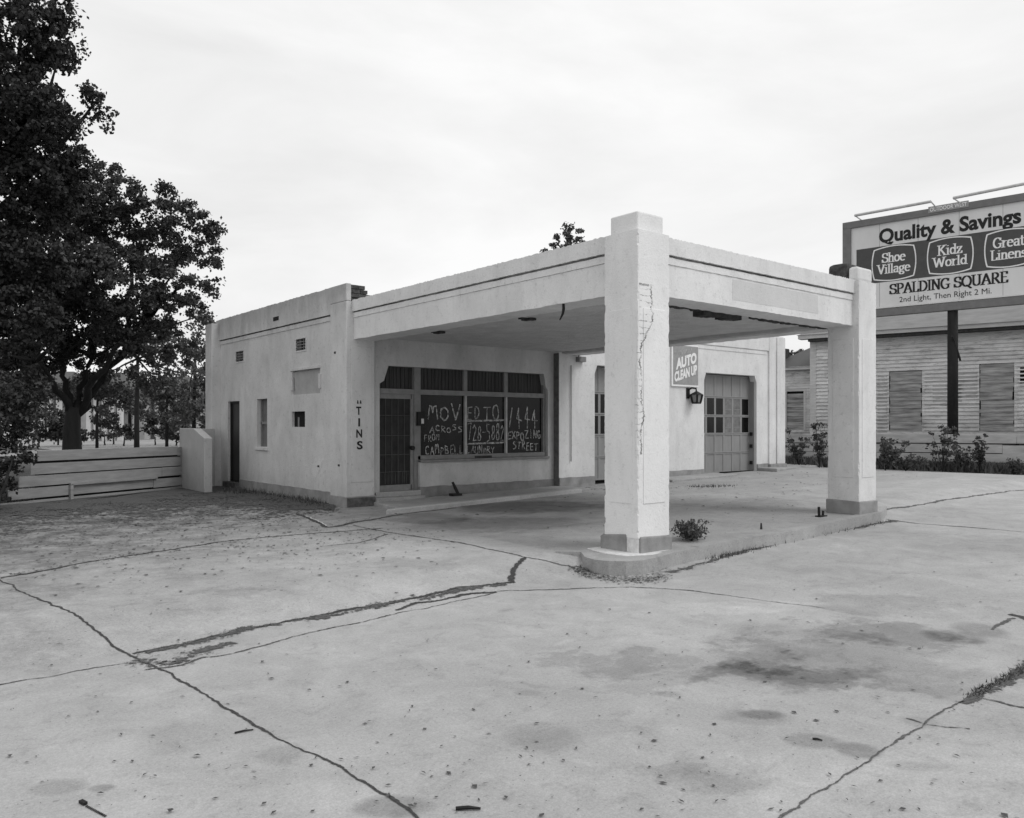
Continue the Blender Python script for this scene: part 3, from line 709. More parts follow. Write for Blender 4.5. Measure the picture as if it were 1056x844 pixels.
# clipped upper corners of the opening
for x, sx in ((OX0, 1), (OX1, -1)):
    zc = OZH; mb = MB()
    k_ = 1 if sx > 0 else .6; pr = [(x-.001*sx, zc+.002), (x+.20*k_*sx, zc+.002), (x+.10*k_*sx, zc-.30), (x-.001*sx, zc-.36)]
    mb.add([(a, Y1+.004, b) for a, b in pr]+[(a, Y1+.2, b) for a, b in pr], [(0, 1, 2, 3), (4, 5, 6, 7), (0, 1, 5, 4), (1, 2, 6, 5), (2, 3, 7, 6), (3, 0, 4, 7)])
    mb.build('opening_corner', M['shade'], S)
mb = MB(); mb.beam('x', ODX-.02, XC, Y1-.02, Y1+.02, .1, .46, 24, .01); mb.build('plinth', simple('office_plinth', .2, .9, .3, 5), S)
MB().box(TX1, ODX+.02, Y1-.18, Y1+.3, .1, .30).box(TX1+.04, ODX, Y1-.05, Y1+.3, .30, .40).build('doorstep', M['walk'], S, bevel=.012)
# dark strip painting in the shade on the garage block's side return
MB().box(XC-.012, XC, Y0+.0, Y1, .2, 3.36).build('corner_strip', M['cornershade'], S)
# window frames
YW = Y1+.12
W = empty('shop_window', (ODX, YW, OZS)); W.parent = S; W.matrix_parent_inverse = S.matrix_basis.inverted()
ztb = ZY(480, 403.6, YW); zta = ZY(480, 408.6, YW)
mul = [XY(479.5, YW), XY(521.3, YW)]
fz0 = OZS
mb = MB()
mb.box(OX0, OX1, YW-.05, YW+.05, zta, ztb)                  # transom bar
mb.box(ODX-.01, OX1, YW-.06, YW+.06, fz0, fz0+.09)          # bottom rail
for x in mul: mb.box(x-.05, x+.05, YW-.02, YW+.04, ztb, OZH)
mb.box(OX1-.07, OX1, YW-.04, YW+.04, fz0, OZH)
mb.build('window_frame', M['mulldark'], W, bevel=.005)
for x in mul: MB().box(x-.022, x+.022, YW-.04, YW+.03, fz0+.09, zta).build('mullion', M['mullight'], W)
MB().box(ODX, OX1+.02, Y1-.05, Y1+.12, fz0-.05, fz0+.0).build('window_sill', M['woodtrim'], W, bevel=.008)
xs_ = [ODX+.02]+mul+[OX1-.07]
for i in range(3):
    MB().box(xs_[i]+.02, xs_[i+1]-.02, YW+.02, YW+.03, fz0+.09, zta).build('pane', M['glass'], W)
xs2 = [OX0, ODX-.02]+mul+[OX1-.06]
for i in range(4):
    mb = MB(); x = xs2[i]+.05
    while x < xs2[i+1]-.04:
        mb.box(x, x+.075, YW+.03+random.uniform(0, .01), YW+.05, ztb, OZH); x += .088
    mb.build('transom_panel', M['curtain'], W)
MB().box(OX0, OX1, YW+.06, YW+.08, OZD, OZH).build('backing', M['dark'], W)
mb = MB(); mb.box(XY(488, YW), XY(505, YW), YW-.08, YW-.02, fz0-.01, fz0+.05); mb.build('sill_rubbish', M['rust'], W)
# door
D = empty('front_door', (OX0, YW, .4)); D.parent = S; D.matrix_parent_inverse = S.matrix_basis.inverted()
DX1 = XY(424, YW)
zdt = ZY(408, 411.5, YW)
mb = MB(); mb.box(OX0, OX0+.05, YW-.03, YW+.03, .4, zta).box(DX1-.03, DX1+.04, YW-.03, YW+.03, .4, zta).box(OX0, DX1, YW-.03, YW+.03, zdt, zta).box(OX0, DX1, YW-.03, YW+.03, .4, .52)
mb.build('door_frame', M['mulldark'], D, bevel=.005)
MB().box(DX1+.04, ODX+.06, YW-.06, YW+.06, .4, OZH).build('door_post', M['woodtrim'], D, bevel=.006)
MB().box(OX0+.05, DX1-.03, YW+.0, YW+.02, .52, zdt).build('door_panel', M['screen'], D)
mb = MB()
for k in range(1, 5): x = OX0+.05+(DX1-.08-OX0)*k/5; mb.tube([(x, YW-.015, .54), (x, YW-.015, zdt)], .006, 5)
for z in (.78, 1.12, 1.5, 1.9): mb.tube([(OX0+.05, YW-.015, z), (DX1-.03, YW-.015, z)], .006, 5)
for k in range(9): x = OX0+.08+(DX1-.12-OX0)*k/8; mb.tube([(x, YW-.015, .54), (x, YW-.015, .78)], .004, 4)
mb.build('door_grille', M['wire'], D)
q = atY(423.5, 462, YW); MB().tube([(q[0], YW-.03, q[2]), (q[0], YW-.10, q[2])], .045, 10).build('door_knob', M['black'], D)
q = atY(434.5, 432, Y1); nb = MB().box(q[0]-.10, q[0]+.07, Y1-.03, Y1+.03, q[2]-.14, q[2]+.14).build('meter_box', M['black'], W)
MB().box(q[0]-.02, q[0]+.04, Y1-.034, Y1-.028, q[2]-.10, q[2]+.0).build('box_notice', M['notice'], nb)

# whitewash writing on the panes
plW = Plane((0, YW+.015, 0), (1, 0, 0), (0, -1, 0))
CH = {
 'M': [[(0, 0), (.08, .8), (.2, 1), (.42, .95), (.5, .5)], [(.5, .5), (.6, .95), (.85, 1), (.95, .6), (1, 0)]], 'O': [arc(.5, .5, .45, .5, 80, 440, 14)], 'V': [[(0, 1), (.45, 0), (1, 1)]],
 'E': [[(.9, 1), (.15, .95), (.1, 0), (.9, .05)], [(.12, .5), (.75, .55)]], 'D': [[(.2, 0), (.2, 1)]+arc(.3, .5, .6, .5, 90, -90, 8)+[(.2, 0)]],
 'T': [[(0, .95), (1, 1)], [(.5, .97), (.4, 0)]], '1': [[(.8, 1), (.2, 0)]], '4': [[(.5, 1), (.1, .45), (1, .38)], [(.5, 1), (.55, 0)]],
 'A': [[(0, 0), (.5, 1), (1, 0)], [(.2, .4), (.8, .4)]], 'C': [arc(.55, .5, .5, .5, 50, 310, 10)], 'R': [[(.1, 0), (.1, 1), (.7, .95), (.8, .65), (.15, .5), (.95, 0)]],
 'S': [[(.9, .95), (.3, 1), (.1, .75), (.85, .4), (.8, .1), (.1, 0)]], 'F': [[(.1, 0), (.15, 1), (.9, 1)], [(.15, .55), (.7, .55)]], 'P': [[(.1, 0), (.15, 1), (.8, .9), (.8, .6), (.15, .5)]],
 'B': [[(.1, 0), (.1, 1), (.7, .9), (.7, .6), (.15, .5), (.85, .4), (.8, .05), (.1, 0)]], 'L': [[(.1, 1), (.1, 0), (.9, .05)]], 'I': [[(.5, 1), (.5, 0)]], 'N': [[(.05, 0), (.1, 1), (.85, 0), (.95, 1)]],
 'G': [arc(.5, .5, .45, .5, 50, 330, 10)+[(.95, .45), (.5, .45)]], 'H': [[(.1, 0), (.1, 1)], [(.9, 0), (.9, 1)], [(.1, .5), (.9, .5)]], 'X': [[(0, 0), (1, 1)], [(0, 1), (1, 0)]],
 'Z': [[(0, 1), (.95, 1), (.05, 0), (1, 0)]], 'U': [[(0, 1), (.1, .1), (.5, 0), (.9, .15), (.95, 1)]], 'Y': [[(0, 1), (.5, .5), (1, 1)], [(.5, .5), (.4, 0)]], 'W': [[(0, 1), (.25, 0), (.5, .7), (.75, 0), (1, 1)]],
 '5': [[(.9, 1), (.2, 1), (.15, .6), (.8, .55), (.8, .1), (.1, 0)]], '8': [arc(.5, .75, .33, .25, 90, 450, 8), arc(.5, .25, .42, .25, 90, 450, 8)], '2': [[(.1, .8), (.5, 1), (.9, .75), (.1, 0), (1, .05)]],
 '7': [[(0, 1), (.9, 1), (.3, 0)]], '-': [[(.1, .5), (.9, .5)]], ' ': []}
def chalk(mb, s, px0, px1, pyt, pyb, w=.02, slope=0):
    u0, zt = plW.hit(px0, pyt); u1, _ = plW.hit(px1, pyt); zb = plW.hit(px0, pyb)[1]
    n = len(s); cw = (u1-u0)/n
    for i, c in enumerate(s):
        j = random.uniform(-.03, .03); sh = random.uniform(-.12, .12); hs = random.uniform(.82, 1.05); jt = [[(a+random.uniform(-.05, .05), b+random.uniform(-.04, .04)) for a, b in st] for st in CH[c]]
        pen(mb, plW, jt, w*.85, w*.62, .006, lambda a, b: (u0+(i+.1+a*.74+sh*b)*cw, zb+j+b*(zt-zb)*hs+slope*i*cw))
mb = MB()
chalk(mb, 'MOV', 440.5, 476, 417, 432.5, .034, -.02)
chalk(mb, 'ED', 480.5, 495, 418.5, 433, .028); chalk(mb, 'TO', 498, 516, 418.5, 433, .03)
chalk(mb, '1444', 523, 555, 420, 441, .03)
chalk(mb, 'ACROSS', 442.5, 477, 439, 445, .022)
chalk(mb, 'FROM', 437, 453, 448.5, 455, .02)
chalk(mb, '728-5882', 482, 520, 437, 454.5, .022)
chalk(mb, 'CAMPBELL', 438, 478, 459.5, 468.5, .022); chalk(mb, 'LAUNDRY', 481, 510, 460.5, 468, .02)
chalk(mb, 'EXPOZING', 523, 558, 445, 453.5, .027); chalk(mb, 'STREET', 528.5, 555, 456, 464, .027)
pen(mb, plW, [[plW.hit(480.5, 434.5), plW.hit(520, 433.5)], [plW.hit(480.5, 458), plW.hit(520, 456.5)]], .02, .035, .005)
mb.build('window_writing', M['chalk'], W)

# garage block
GD = []
for a, b_ in ((613.3, None), (726.2, None)):
    x0 = XY(a, Y0); GD.append((x0, x0+2.44))
zgh = 3.14
mb = MB(); wall_panel(mb, 'y', Y0, XC, XE, 0, 4.0, [(GD[0][0], GD[0][1], .1, zgh), (GD[1][0], GD[1][1], .1, zgh)], .3, 1)
mb.build('garage_wall', M['front'], S)
for (x0, x1) in GD:
    for x, sx in ((x0, 1), (x1, -1)):
        mb = MB(); pr = [(x-.001*sx, zgh+.002), (x+.09*sx, zgh+.002), (x+.03*sx, zgh-.14), (x-.001*sx, zgh-.22)]
        mb.add([(a, Y0+.004, b) for a, b in pr]+[(a, Y0+.2, b) for a, b in pr], [(0, 1, 2, 3), (4, 5, 6, 7), (0, 1, 5, 4), (1, 2, 6, 5), (2, 3, 7, 6), (3, 0, 4, 7)])
        mb.build('opening_corner', M['front'], S)
mb = MB(); mb.beam('x', XC-.02, XE, Y0-.035, Y0+.2, 3.90, 4.35, 50, .01); mb.build('parapet', M['front'], S)
mb = MB(); mb.beam('x', XC-.02, XE-.84, Y0-.016, Y0+.1, 3.78, 3.875, 50, .003); mb.build('moulding', M['front'], S)
for (pa_, pb2, ph_) in ((XC, GD[0][0]-.01, .50), (GD[0][1]+.01, GD[1][0]-.01, .52), (GD[1][1]+.01, XE, .58)):
    mb = MB(); mb.beam('x', pa_, pb2, Y0-.025, Y0+.1, .1, ph_, 10, .008); mb.build('plinth', M['plinth'], S)
mb = MB(); x0 = XY(792, Y0); mb.box(x0, x0+.34, Y0-.05, Y0+.05, .56, 4.33).box(x0+.38, XE+.04, Y0-.07, Y0+.3, .56, 4.33); mb.build('pilaster', M['front'], S, bevel=.012)
MB().box(x0-.03, XE+.08, Y0-.11, Y0+.3, .2, .56).build('plinth', M['plinth'], S, bevel=.012)
mb = MB(); mb.tube([(XY(588, Y0), Y0-.03, ZY(588, 476, Y0)), (XY(588, Y0), Y0-.03, ZY(588, 377, Y0))], .010, 6); mb.build('conduit', M['rust'], S)
q = atY(597, 371, Y0); mb = MB(); mb.box(q[0]-.10, q[0]+.12, Y0-.12, Y0, q[2]-.06, q[2]+.06).tube([(q[0]-.1, Y0-.1, q[2]+.02), (q[0]-.1, Y0-.1, q[2]+.15)], .02, 6); mb.build('junction_box', M['woodtrim'], S)
# garage rest of block (sides, back, roof)
mb = MB(); mb.box(XE-.25, XE, Y0+.3, YB, 0, 4.3); mb.box(XL+.22, XE-.25, YB-.25, YB, 0, 4.3); mb.build('back_wall', M['wall'], S)
mb = MB(); mb.box(XL+.2, XE-.25, 14.05, YB-.25, 3.85, 3.95); mb.build('roof', M['roof'], S)
mb = MB(); mb.box(TX1, XC, Y1+.0, Y1+.29, 3.5, 4.0); mb.build('front_parapet', M['wall'], S)
# overhead doors
def gdoor(x0, x1, seed, palecols):
    random.seed(seed); yd = Y0+.26
    Dg = empty('garage_door', ((x0+x1)/2, yd, .35)); Dg.parent = S; Dg.matrix_parent_inverse = S.matrix_basis.inverted()
    zs = [.37, .93, 1.46, 1.97, 2.50, 3.12]; n = 6; cw = (x1-x0)/n
    MB().box(x0, x1, yd+.0, yd+.03, zs[0], zs[-1]).build('door_leaf', M['gdoor'], Dg)
    mb = MB()
    for j, z in enumerate(zs):
        mb.box(x0, x1, yd-.018, yd+.0, z-.035 if j else z, z+.035 if j < 5 else z)
    for i in range(n+1): x = x0+cw*i; mb.box(max(x0, x-.04), min(x1, x+.04), yd-.014, yd+.0, zs[0], zs[-1])
    mb.build('door_rail', M['gdoorwood'], Dg, bevel=.004)
    mb = MB()
    for z in zs[1:-1]: mb.box(x0, x1, yd-.0195, yd-.017, z-.004, z+.006)
    mb.build('section_gap', M['crack'], Dg)
    for j in (2, 3):
        for i in range(n):
            dark = i not in palecols
            p = MB().box(x0+cw*i+.045, x0+cw*(i+1)-.045, yd-.008, yd-.003, zs[j]+.04, zs[j+1]-.04).build('pane', M['glass'] if dark else M['palepane'], Dg)
            if not dark and random.random() < .8:
                z = zs[j]+.17; MB().box(x0+cw*i+.06, x0+cw*(i+1)-.06, yd-.012, yd-.008, z, z+.03).build('pane_bar', M['woodtrim'], p)
    return Dg
M['palepane'] = simple('pale_pane', .16, .5, .4, 8)  # paler grey for two columns of panes in each garage door
for k, (x0, x1) in enumerate(GD): gdoor(x0, x1, 3+k, (3, 4))
x1 = GD[1][1]
MB().box(x1-.02, x1-.005, Y0+.08, Y0+.26, .4, 3.1).build('door_jamb', M['gdoor'], S)
for z in (1.45, 1.1, .62): MB().box(x1-.06, x1-.02, Y0+.12, Y0+.2, z-.05, z+.05).build('hinge', M['black'], S)
MB().box(GD[1][0]+1.0, x1, Y0+.10, Y0+.27, .36, .395).build('door_gap', M['dark'], S)

# canopy: beams, roof slab, ceiling, pillars
FX1 = 13.12
def vb(nm, axis, a0, a1, b0, b1, outer, mat=None):
    """beam with coping band and moulding on its outer side"""
    mat = mat or M['beam']
    mb = MB(); mb.beam(axis, a0, a1, b0, b1, BZ0, 3.74, 60, .002, .005, .0006); e = mb.build(nm, mat, S)
    mb = MB()
    if outer < 0: mb.beam(axis, a0, a1, b0-.012, b1, 3.742, 3.83, 60, .003, .002); mb.beam(axis, a0, a1, b0-.035, b1-.2, 3.858, BZ1, 220, .007, .004, .0008)
    else: mb.beam(axis, a0, a1, b0, b1+.012, 3.742, 3.83, 60, .003, .002); mb.beam(axis, a0, a1, b0+.2, b1+.035, 3.858, BZ1, 220, .007, .004, .0008)
    mb.build('coping', mat, e)
    mb = MB(); mb.beam(axis, a0, a1, b0+(.0 if outer < 0 else .1), b1-(.1 if outer < 0 else 0), 3.83, 3.86, 4, 0, 0, 0); mb.build('moulding_groove', M['groove'], e)
    return e
vb('canopy_beam', 'y', 7.0, YT-.002, BX0, BX0+.46, -1)
vb('canopy_beam', 'x', 7.82, 12.7, BY0, BY0+.46, -1)
vb('canopy_beam', 'y', 7.05, Y0-.04, 12.68, FX1, 1)
# uneven ceiling
mb = MB(); nn = 36; cx0, cx1, cy0, cy1 = BX0+.4, 12.75, BY0+.4, Y1-.02
for j in range(nn+1):
    for i in range(nn+1):
        x = cx0+(cx1-cx0)*i/nn; y = cy0+(cy1-cy0)*j/nn
        mb.v.append((x, y, 3.40+.012*math.sin(x*2.1+y)*math.cos(y*1.7)+random.uniform(-.003, .003)))
for j in range(nn):
    for i in range(nn): q = j*(nn+1)+i; mb.f.append((q, q+nn+1, q+nn+2, q+1))
mb.build('ceiling', M['ceiling'], S, fix=False)
mb = MB(); mb.box(BX0+.2, 12.9, BY0+.2, YT-.02, 3.70, 3.76); mb.build('canopy_roof', M['roof'], S)
# rotten edge where ceiling meets the front beam
mb = MB(); random.seed(5)
x = 7.9; zz = 3.36
while x < 12.62:
    w = random.uniform(.03, .12); zz = .6*zz+.4*random.uniform(3.295, 3.335)
    lo = zz-(.05 if 9.3 < x < 10.2 else 0)
    if not (10.22 < x < 10.42): mb.box(x, x+w, BY0+.462, BY0+.462+random.uniform(.05, .12)+(.10*random.random() if 9.2 < x < 10.3 else 0), lo, 3.42)
    x += w
mb.build('rotten_board', M['rust'], S)
MB().box(BX0+.46, BX0+.5, BY0+.5, Y1-.1, 3.36, 3.41).build('ceiling_batten', M['ceiling'], S); MB().box(12.60, 12.675, 7.2, Y1-.1, 3.345, 3.41).build('ceiling_batten', M['ceiling'], S)
for (px, py, w) in ((452, 342, .25), (544, 328, .3)):
    f = (3.395-EYE)/sl(py); dx, dy = ray(px); x, y = f*dx, f*dy
    mb = MB().box(x-w/2, x+w/2, y-.04, y+.05, 3.365, 3.42).box(x-.03, x+.08, y-.1, y+.12, 3.36, 3.4); mb.build('ceiling_fixture', M['rust'], S)
# strap dangling from the beam
q = atX(581, 314, BX0+.05); mb = MB(); ps = [(q[0], q[1], 3.34), (q[0]-.005, q[1]-.01, 3.27), (q[0]-.01, q[1]+.0, 3.2), (q[0]-.02, q[1]+.05, 3.12)]
mb.tube(ps, [.02, .022, .018, .01], 6); mb.build('hanging_strap', M['black'], S)
# repainted patch on the front beam
x0, _, z1 = atY(744, 295, BY0); x1, _, z0 = atY(836, 345, BY0)
MB().box(9.35, 11.55, BY0-.0028, BY0+.01, BZ0+.10, BZ0+.38).build('paint_patch', stucco('patch_paint', .60, .12), S)

def pillar(x0, y0, w, mat, nm='pillar', whole=True):
    z0 = P(x0)
    random.seed(int(x0*10))
    mb = MB(); h = w*.96; n = 150; zz0 = z0+.19; zz1 = BZ1-.01; o = .0
    ch = [[0.0]*(n+1) for _ in range(4)]
    for c in range(4):
        for i in range(n+1): ch[c][i] = random.uniform(.004, .009)
        for _ in range(16):
            a = random.randrange(n); L = random.randrange(1, 6); d = random.uniform(.008, .028)
            for i in range(a, min(n, a+L)): ch[c][i] = max(ch[c][i], d*random.uniform(.6, 1))
    for i in range(n+1):
        z = zz0+(zz1-zz0)*i/n; j = lambda: random.uniform(-.0002, .0002)
        a0, a1, b0, b1 = x0-.008, x0+w+.008, y0-.008, y0+h+.008; q = [ch[c][i] for c in range(4)]
        mb.v += [(a0+q[0], b0+j(), z), (a1-q[1], b0+j(), z), (a1+j(), b0+q[1], z), (a1+j(), b1-q[2], z), (a1-q[2], b1+j(), z), (a0+q[3], b1+j(), z), (a0+j(), b1-q[3], z), (a0+j(), b0+q[0], z)]
    for i in range(n):
        for k in range(8): p = i*8; mb.f.append((p+k, p+(k+1) % 8, p+8+(k+1) % 8, p+8+k))
    mb.f.append(tuple(range(7, -1, -1))); mb.f.append(tuple(n*8+k for k in range(8)))
    e = mb.build(nm, mat, S)
    if whole: MB().box(x0+.05, x0+w-.04, y0+.05, y0+w*.96-.04, BZ1-.01, CT).build('pillar_cap', mat, e, bevel=.02)
    else:
        MB().box(x0+.03, x0+w-.03, y0+.03, y0+.2, BZ1-.01, CT).build('pillar_cap', mat, e, bevel=.045)
        MB().box(x0+.02, x0+w-.06, y0+.203, y0+.56, BZ1-.03, CT+.09).build('broken_core', M['brickdark'], e, bevel=.07)
    zt = 3.12; zb = z0+.6; t = .085; pr = .017
    MB().box(x0+t, x0+w-t, y0-pr, y0+.001, zb, zt).build('pillar_panel', mat, e, bevel=.005)
    MB().box(x0-pr, x0+.001, y0+t, y0+h-t, zb, zt).build('pillar_panel', mat, e, bevel=.005)
    return e
pe = pillar(7.28, 6.52, .565, M['pillar'])
pf = pillar(12.62, 6.55, .55, M['beam'], whole=False)
# broken base bands
def band(x0, y0, w, chunks, parent):
    z0 = P(x0)
    for ch in chunks:
        mb = MB(); mb.prism([(a, b) for a, b in ch], z0-.01, lambda x, y: z0+.20+.03*math.sin(x*17+y*9)); mb.build('base_band', M['plinth'], parent, bevel=.018)
x, y, w, o = 7.28, 6.52, .565, .03
band(x, y, w, [[(x+.02, y-o), (x+w+o, y-o-.01), (x+w+o, y+w+o), (x+.3, y+w+o), (x+.03, y+.2)], [(x-o, y+.18), (x+.06, y+.16), (x+.06, y+w+o), (x-o-.01, y+w+o)]], pe)
MB().prism([(x-.005, y+.0), (x+.3, y+.0), (x+.3, y+.5), (x-.005, y+.5)], P(x)-.01, P(x)+.21).build('bare_footing', M['fresh'], pe, bevel=.02)
x, y, w = 12.62, 6.55, .55
band(x, y, w, [[(x-o, y-o), (x+w+o, y-o), (x+w+o, y+w+.01), (x-o, y+w+.01)]], pf)
# mortar spread round the near pillar foot
tag(MB().prism([(7.05, 6.5), (7.35, 6.36), (7.8, 6.38), (7.95, 6.55), (7.9, 7.2), (7.1, 7.2), (7.0, 6.8)], .1, P(7.4)+.012).build('mortar_bed', M['fresh'], bevel=.008), kind='structure')
# ================================================================== WALL SIGN + LANTERN
plG = Plane((0, Y0-.05, 0), (1, 0, 0), (0, -1, 0))
x0 = XY(691.5, Y0); x1 = XY(719, Y0); z0 = ZY(705, 399, Y0); z1 = 3.83
sg = MB().box(x0, x1, Y0-.045, Y0-.005, z0, z1).build('wall_sign', M['white'], bevel=.004)
tag(sg, 'square grey sign reading AUTO CLEAN UP on the garage wall above the lantern', 'sign')
MB().box(x0+.05, x1-.02, Y0-.050, Y0-.044, z0+.05, z1-.03).build('sign_face', M['signgrey'], sg)
mb = MB(); w = x1-x0
mb.add(*text_mb('AUTO', plG, x0+.15, x1-.10, z0+.42, z0+.72, .006, .06, 0, .26)); mb.build('sign_lettering', M['white'], sg)
mb = MB(); mb.add(*text_mb('CLEAN UP', plG, x0+.09, x1-.08, z0+.10, z0+.37, .006, .055, 0, .26)); mb.build('sign_lettering', M['white'], sg)
mb = MB(); pen(mb, plG, [[(x0+.1+.02*k, z0+.86+.02*k*.16+.06*math.sin(k*1.9)*(1 if k % 5 else 1.6)) for k in range(36)]], .012, .012, .006); mb.build('faded_script', simple('faded_script', .45, .7, .3), sg)
lx = XY(711.5, Y0); lz = ZY(711, 409, Y0)
ln = empty('wall_lantern', (lx, Y0, lz), 'small black carriage lantern on the garage wall below the sign', 'lantern')
mb = MB(); mb.box(lx-.16, lx-.04, Y0-.03, Y0, lz-.06, lz+.22); mb.tube([(lx-.1, Y0-.02, lz+.16), (lx-.08, Y0-.12, lz+.22), (lx-.0, Y0-.2, lz+.2), (lx+.02, Y0-.2, lz+.12)], .022, 6); mb.build('bracket', M['black'], ln)
mb = MB(); cx, cy = lx+.02, Y0-.2
def fr(z, r): return [(cx+sx*r, cy+sy*r, z) for sx, sy in ((-1, -1), (1, -1), (1, 1), (-1, 1))]
mb.add(fr(lz+.04, .13)+fr(lz+.13, .02), [(0, 1, 2, 3), (4, 5, 6, 7), (0, 1, 5, 4), (1, 2, 6, 5), (2, 3, 7, 6), (3, 0, 4, 7)])
for sx, sy in ((-1, -1), (1, -1), (1, 1), (-1, 1)): mb.tube([(cx+sx*.11, cy+sy*.11, lz+.04), (cx+sx*.075, cy+sy*.075, lz-.17)], .030, 6)
mb.box(cx-.085, cx+.085, cy-.085, cy+.085, lz-.20, lz-.16); mb.build('lantern_frame', M['black'], ln)
MB().add(fr(lz+.04, .10)+fr(lz-.16, .068), [(0, 1, 2, 3), (4, 5, 6, 7), (0, 1, 5, 4), (1, 2, 6, 5), (2, 3, 7, 6), (3, 0, 4, 7)]).build('lantern_glass', M['lens'], ln)

# ================================================================== LEFT: WING WALL + FENCE
wx0, wx1 = 6.19, 6.38; wy0, wy1 = YX(210.5, wx0), YX(185, wx0)
ww = MB(); zt = ZX(200, 442, wx0); zn = ZX(211, 452, wx0); ys_ = wy0+(wy1-wy0)*.42
pr = [(wy0, 0), (wy1, 0), (wy1, zt), (ys_, zt), (wy0, zn)]
ww.add([(wx0, a, b) for a, b in pr]+[(wx1, a, b) for a, b in pr], [(0, 1, 2, 3, 4), (5, 6, 7, 8, 9)]+[(i, (i+1) % 5, 5+(i+1) % 5, 5+i) for i in range(5)])
e = empty('wing_wall', (wx0, wy0, .15), 'low white stucco screen wall with a sloping end, left of the side door', 'wall')
ww.build('screen_wall', M['wing'], e, bevel=.015)
MB().box(wx1, XL-.23, wy1-.2, wy1-.02, 0, zt-.01).build('return_wall', M['wing'], e, bevel=.012)
# left fence of wide boards
def board_fence(name, A, B, ztop, heights, zbase_fn, label, mat, steps=None, post_every=2.2, gap=.035, uneven=.012, n=1, back='fencedark'):
    A = Vector((A[0], A[1], 0)); B = Vector((B[0], B[1], 0)); u = (B-A).normalized(); L = (B-A).length; nrm = Vector((u.y, -u.x, 0))
    if nrm.dot(A) > 0: nrm = -nrm
    e = empty(name, (A.x, A.y, zbase_fn(A.x, A.y)), label, 'fence')
    z = ztop
    for k, h in enumerate(heights):
        s0 = steps[k] if steps else 0
        cuts = [s0]; x = s0
        while x < L-.01: x = min(L, x+random.uniform(3.2, 4.6)); cuts.append(x)
        for i in range(len(cuts)-1):
            o = A+u*(cuts[i]+.004)+nrm*(.02+random.uniform(0, .012)); d0 = random.uniform(-uneven, uneven)
            mb = MB(); seg = cuts[i+1]-cuts[i]-.008
            mb.obox((o.x, o.y, z-h+gap+d0), u*seg, -nrm*.028, 0, (0, 0, h-gap)); mb.build('board', mat, e, bevel=.004)
        z -= h
    mb = MB(); x = .1
    while x < L:
        o = A+u*x-nrm*.012; mb.obox((o.x, o.y, 0), u*.09, -nrm*.09, 0, (0, 0, ztop-.06)); x += post_every
    mb.build('post', M['fencedark'], e)
    # dark sheet added behind the boards so their gaps read dark
    mb = MB(); zb = z+.02; s0 = (steps[0] if steps else 0)
    o = A+u*(s0+.05)-nrm*.11; mb.obox((o.x, o.y, zb), u*(L-s0+.1), -nrm*.01, 0, (0, 0, ztop-zb-.05)); mb.build('backing', M[back], e)
    return e, A, u, nrm
fA = onG(-60, 528)[:2]; fB = (wx0+.02, wy1-.15)
fA2 = onG(0, 523)[:2]
u_ = (Vector(fB)-Vector(fA2)).normalized(); A_ = Vector(fA2)-u_*3.2
Lf = lambda px: None
def along(px):   # distance along the left fence line for a photo column
    dx, dy = ray(px); # solve A_+u*s = f*(dx,dy)
    det = u_.x*(-dy)+u_.y*dx; s = (-(A_.x)*(-dy)-A_.y*dx)/det; return s
bf, A3, u3, n3 = board_fence('board_fence', A_, fB, 1.19, [.245, .25, .245, .235, .16], G, 'low fence of wide boards with a stepped end, between dark bush and stucco screen wall', M['fencewood'],
    [along(38), along(31), along(19), along(8), 0], 2.3)
q = along(70); o = A3+u3*q+n3*.03; mb = MB(); mb.obox((o.x, o.y, .12), u3*.07, n3*.05, 0, (0, 0, .36)); mb.build('stake', M['fencewood'], bf)
o = A3+u3*along(70)+n3*.03; mb = MB(); mb.obox((o.x, o.y, .46), u3*(along(160)-along(70)), n3*.05, 0, (0, 0, .05)); mb.build('rail', M['fencewood'], bf)

